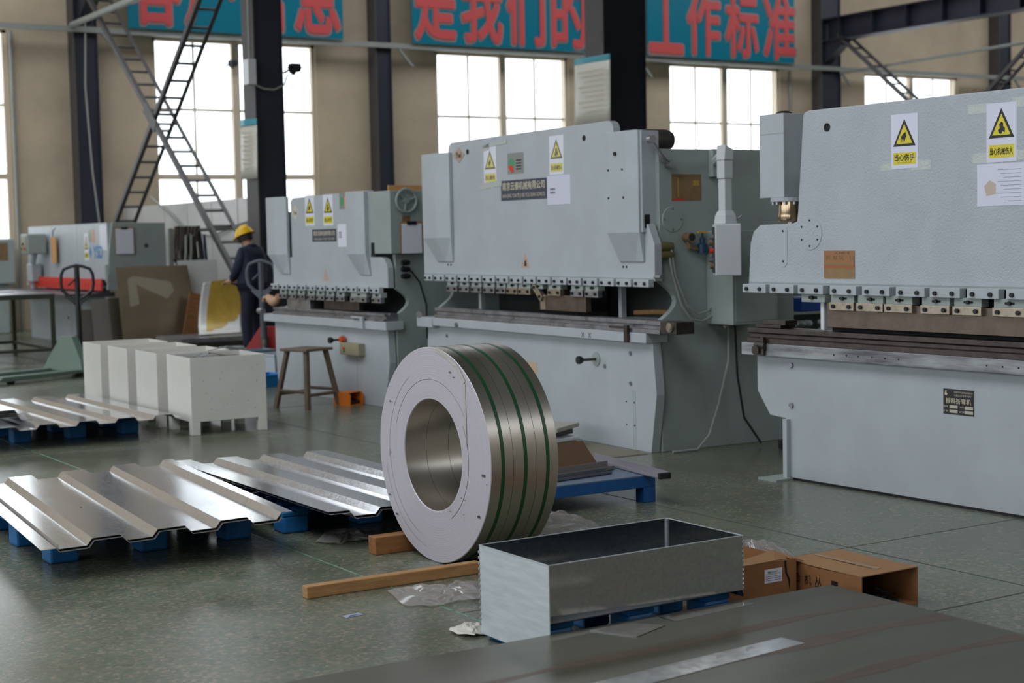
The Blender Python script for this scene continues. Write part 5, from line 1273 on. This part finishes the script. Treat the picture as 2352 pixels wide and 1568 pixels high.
for k in range(16):
    x = -.3 + rq.random() * .36; r = .05 + rq.random() * .03; zb = 1.08 + rq.random() * .12
    MB().tube([(x - r, .0 + rq.uniform(-.05, .08), zb + .1), (x - r * .8, .0, 1.45), (x - .02, .0, 1.72), (x + .02, .05, 1.73), (x + r * .8, .06, 1.45), (x + r, .06, zb + .08), (x + .0, .03, zb)], .02, 7, closed=True).build('hose_loop', cable_br if k % 4 else cable_m, t, smooth=True)
for x in (-.16, -.08): MB().tube([(x, -.05, 1.6), (x - .01, -.06, 1.35), (x - .04, -.06, 1.14)], .018, 7).build('white_hose', cable_w, t, smooth=True)
MB().tube([(.14, 0, 1.6), (.17, 0, 1.1), (.2, .0, .6), (.16, .0, .3)], .022, 7).build('blue_hose', mat('blue_black_hose', srgb(40, 50, 84), .5), t, smooth=True)
tag(MB().tube([(9.36, 26.6, 2.3), (9.34, 25.6, 1.98), (9.34, 24.9, 1.68), (9.34, 23.7, 1.58), (9.35, 22.9, 1.72), (9.36, 22.2, 1.8)], .016, 6).build('cable', cable_w, smooth=True), 'thin cable sagging across the white partition panels', 'cable')
t = thing('steel_bench', 'low stack of dark steel plates on the floor in front of the worker', 'stack of plates', (7.42, 20.0, 0))
MB().box(0, .9, 0, .9, .0, .08).build('bearer', steel_dark, t)
MB().box(-.05, 1.0, -.05, 1.0, .08, .15).build('plate', steel_dark, t)
MB().box(-.02, .98, -.0, 1.0, .15, .21).build('plate', steel_rail, t)
o = tag(MB().box(-.15, .15, -.1, .1, 0, .1).build('grey_crate', paint, bevel=.01), 'pale grey block on the floor before the dark plates', 'block'); place(o, (7.95, 19.6, 0), .1)
# bent white sheet with yellow stain
nn = 28; kk = 16; vs = []
for i in range(nn + 1):
    f = i / nn; z = .02 + .80 * (1 - math.cos(f * PI * .46)); y = -.1 + .55 * math.sin(f * PI * .5)
    for k in range(kk + 1):
        g_ = k / kk; vs.append((.66 * g_ + .30 * f - .10, y + .1 * g_, z + .05 * g_ * f))
t = thing('bent_sheet', 'curved white sheet with a yellow patch leaning in front of the partition', 'sheet', (7.88, 20.45, .21))
q_ = lambda i, k: (i * (kk + 1) + k, i * (kk + 1) + k + 1, (i + 1) * (kk + 1) + k + 1, (i + 1) * (kk + 1) + k)
o = MB().add(vs, [q_(i, k) for i in range(nn) for k in range(kk)]).build('white_sheet', sheet_y, t, smooth=True); o.modifiers.new('thickness', 'SOLIDIFY').thickness = .004
o = MB().add([(v[0], v[1] - .005, v[2] + .004) for v in vs], [q_(i, k) for i in range(nn) for k in range(3, kk) if i > 5 + 13 * ((k - 3) / kk) ** 1.6 + .8 * math.sin(k * 1.3)]).build('yellow_patch', mat('mustard_film', srgb(206, 170, 74), .35, var=.15, vscale=5), t, smooth=True)
o = leaning('narrow brown board leaning left of the curved white sheet', 7.75, 7.95, 21.0, .2, .85, wood_m, .02); o.name = 'leaning_board'; o['category'] = 'board'; o['group'] = ''; del o['group']
o.rotation_euler = (-.2, .28, 0)
o = leaning('white bent panel leaning beyond the curved white sheet', 8.0, 8.6, 21.5, .15, 1.25, panel_w, .01); del o['group']

# plywood and far things behind the small press
o = tag(MB().box(-.3, .3, -.01, .01, 0, .42).build('plywood_board', ply_m), 'orange plywood board standing on the rack behind the small press', 'board'); place(o, (8.75, 16.0, 1.68))
t = thing('tool_cabinet', 'grey cabinet behind the small press carrying the plywood board', 'cabinet', (9.0, 16.1, 0))
MB().box(-.9, .9, -.25, .5, 0, 1.68).build('body', paint_dark, t, .01)
MB().box(-.88, -.01, -.26, -.25, .05, 1.63).build('door', paint_dark, t); MB().box(.01, .88, -.26, -.25, .05, 1.63).build('door', paint_dark, t)
MB().cyl((-.05, -.28, .9), (-.05, -.26, .9), .015, 8).build('handle', steel_rail, t)
t = thing('parts_rack', 'dark shelf rack of small parts seen behind the right-hand press', 'rack', (9.0, 9.6, 0), -.1)
for z in (.45, .62, .82): MB().box(-.6, .8, 0, .4, z - .02, z).build('shelf', paint_dark, t)
for x in (-.6, .76):
    for y in (0, .36): MB().box(x, x + .04, y, y + .04, 0, 1.0).build('post', paint_dark, t)
MB().box(-.6, .8, .38, .4, .3, 1.0).build('back_panel', mat('dull_green_panel', srgb(96, 122, 116), .5), t)
tag(place(MB().box(-.13, .13, -.1, .1, 0, .12).build('parts_bin', mat('cobalt_plastic', srgb(20, 70, 150), .4), bevel=.01), (9.03, 9.72, .82), -.1), 'cobalt blue plastic bin on the parts rack behind the right-hand press', 'bin')
bt = MB().lathe([(.001, 0), (.025, 0), (.025, .06), (.012, .075), (.001, .075)], n=10).build('bottle_cap', clear_tub, smooth=True)
tag(bt, 'one of the small round pale caps in rows on the parts rack', 'cap', 'pale caps on the parts rack'); bt.location = (8.62, 9.62, .645)
bt.rotation_euler = (PI / 2, 0, 0)
for k in range(1, 14):
    q = bt.copy(); COL.objects.link(q); i = k % 7; j = k // 7
    q.location = (8.62 + .07 * i + (.08 if i > 4 else 0), 9.62 - .007 * i, .66 + .07 * j)
bt.location = (8.62, 9.62, .66)

# ------------------------------------------------------------------ the worker
def skin_mesh(name, m, joints, edges, parent, sub=2, root=0):
    me = bpy.data.meshes.new(name); me.from_pydata([j[0] for j in joints], edges, []); me.materials.append(m)
    o = bpy.data.objects.new(name, me); COL.objects.link(o); o.parent = parent
    s = o.modifiers.new('skin', 'SKIN'); s.use_smooth_shade = True
    for i, j in enumerate(joints):
        r = j[1] if isinstance(j[1], tuple) else (j[1], j[1])
        me.skin_vertices[0].data[i].radius = r; me.skin_vertices[0].data[i].use_root = (i == root)
    u = o.modifiers.new('subdivision', 'SUBSURF'); u.levels = sub; u.render_levels = sub
    return o
# local frame: faces +x, y to his left, z up
P = thing('person', 'person in a yellow hard hat and navy workwear standing with head bent down', 'person', (8.06, 19.12, 0), 2.12)
J = [((0, 0, .93), (.12, .15)), ((.0, 0, 1.12), (.11, .15)), ((.0, 0, 1.30), (.11, .17)), ((.02, 0, 1.40), (.06, .08)), ((.06, 0, 1.47), (.055, .055)), ((.11, 0, 1.545), (.085, .075)), ((.13, 0, 1.62), (.08, .072)),
     ((.0, .17, 1.36), .055), ((.06, .22, 1.12), .045), ((.24, .13, .98), .036), ((.31, .09, .97), (.028, .04)),
     ((.0, -.17, 1.36), .055), ((.06, -.22, 1.12), .045), ((.24, -.13, .98), .036), ((.31, -.09, .97), (.028, .04)),
     ((0, .09, .88), .09), ((.02, .11, .50), .06), ((.0, .12, .09), .042), ((.11, .13, .035), .035),
     ((0, -.09, .88), .09), ((.02, -.11, .50), .06), ((.0, -.12, .09), .042), ((.11, -.13, .035), .035)]
E = [(0, 1), (1, 2), (2, 3), (3, 4), (4, 5), (5, 6), (2, 7), (7, 8), (8, 9), (9, 10), (2, 11), (11, 12), (12, 13), (13, 14), (0, 15), (15, 16), (16, 17), (17, 18), (0, 19), (19, 20), (20, 21), (21, 22)]
for s, wr in ((1, 10), (-1, 14)):
    for q, (dy, l) in enumerate(((-.025, .07), (-.008, .085), (.009, .08), (.025, .062))):
        i = len(J); y = s * (.09 - dy)
        J += [((.345, y - s * .005, .968), .010), ((.345 + l * .55, y - s * .01, .955), .009), ((.345 + l * .85, y - s * .012, .93), .008)]
        E += [(wr, i), (i, i + 1), (i + 1, i + 2)]
    i = len(J); J += [((.31, s * .045, .985), .011), ((.345, s * .03, .975), .009)]; E += [(wr, i), (i, i + 1)]
body = skin_mesh('body', skin_m, J, E, P)
MB().prism([(.2, 1.55), (.235, 1.525), (.21, 1.515)], 'y', -.012, .012).build('nose', skin_m, body, .003)
for s in (-1, 1):
    MB().sphere((.195, s * .032, 1.57), .011, 10).build('eye', ink_m, body)
    MB().sphere((.09, s * .078, 1.55), .03, 12, (.6, .35, 1)).build('ear', skin_m, body, smooth=True)
MB().box(.188, .2, -.025, .025, 1.495, 1.503).build('mouth', mat('lip', srgb(150, 92, 84), .5), body)
JJ = [((0, 0, .84), (.165, .215)), ((.0, 0, .95), (.18, .235)), ((.0, 0, 1.12), (.175, .235)), ((.0, 0, 1.28), (.17, .24)), ((.015, 0, 1.40), (.10, .14)), ((.04, 0, 1.455), (.068, .072)),
      ((.0, .19, 1.36), .078), ((.05, .245, 1.14), .066), ((.22, .14, .99), .05), ((.0, -.19, 1.36), .078), ((.05, -.245, 1.14), .066), ((.22, -.14, .99), .05)]
skin_mesh('jacket', navy_m, JJ, [(0, 1), (1, 2), (2, 3), (3, 4), (4, 5), (3, 6), (6, 7), (7, 8), (3, 9), (9, 10), (10, 11)], P, 2, 2)
TT = [((0, 0, .93), (.12, .155)), ((0, .095, .84), .105), ((.02, .115, .48), .08), ((.0, .125, .09), .068), ((0, -.095, .84), .105), ((.02, -.115, .48), .08), ((.0, -.125, .09), .068)]
skin_mesh('trousers', trouser_m, TT, [(0, 1), (1, 2), (2, 3), (0, 4), (4, 5), (5, 6)], P, 2, 0)
for s in (-1, 1):
    MB().loft([[(-.09, s * .125 - .045, 0), (.19, s * .125 - .045, 0), (.19, s * .125 + .045, 0), (-.09, s * .125 + .045, 0)], [(-.09, s * .125 - .045, .05), (.19, s * .125 - .04, .05), (.19, s * .125 + .04, .05), (-.09, s * .125 + .045, .05)],
               [(-.07, s * .125 - .04, .10), (.06, s * .125 - .04, .10), (.06, s * .125 + .04, .10), (-.07, s * .125 + .04, .10)]]).build('shoe', black_m, P, .015)
HT = Matrix.Translation((.10, 0, 1.585)) @ Matrix.Rotation(.38, 4, 'Y')
MB().lathe([(.001, .06), (.06, .055), (.088, .02), (.094, -.03), (.092, -.07), (.085, -.09)], n=24, T=HT @ Matrix.Scale(1.06, 4, (1, 0, 0))).build('hair', hair_m, P, smooth=True)
hh = MB().lathe([(.001, .112), (.03, .11), (.07, .092), (.1, .055), (.115, .01), (.122, -.012), (.128, -.015), (.128, -.02), (.112, -.018), (.001, -.016)], n=32, T=HT @ Matrix.Scale(1.12, 4, (1, 0, 0))).build('hard_hat', hat_m, P, smooth=True)
MB().prism([(.08, -.085), (.15, -.07), (.185, -.03), (.19, 0), (.185, .03), (.15, .07), (.08, .085)], 'z', -.02, -.012, HT).build('hat_peak', hat_m, hh, .003)
MB().tube([HT @ Vector((.11, 0, .03)), HT @ Vector((.06, 0, .103)), HT @ Vector((0, 0, .116)), HT @ Vector((-.06, 0, .103)), HT @ Vector((-.11, 0, .03))], .012, 8).build('hat_ridge', hat_m, hh, smooth=True)
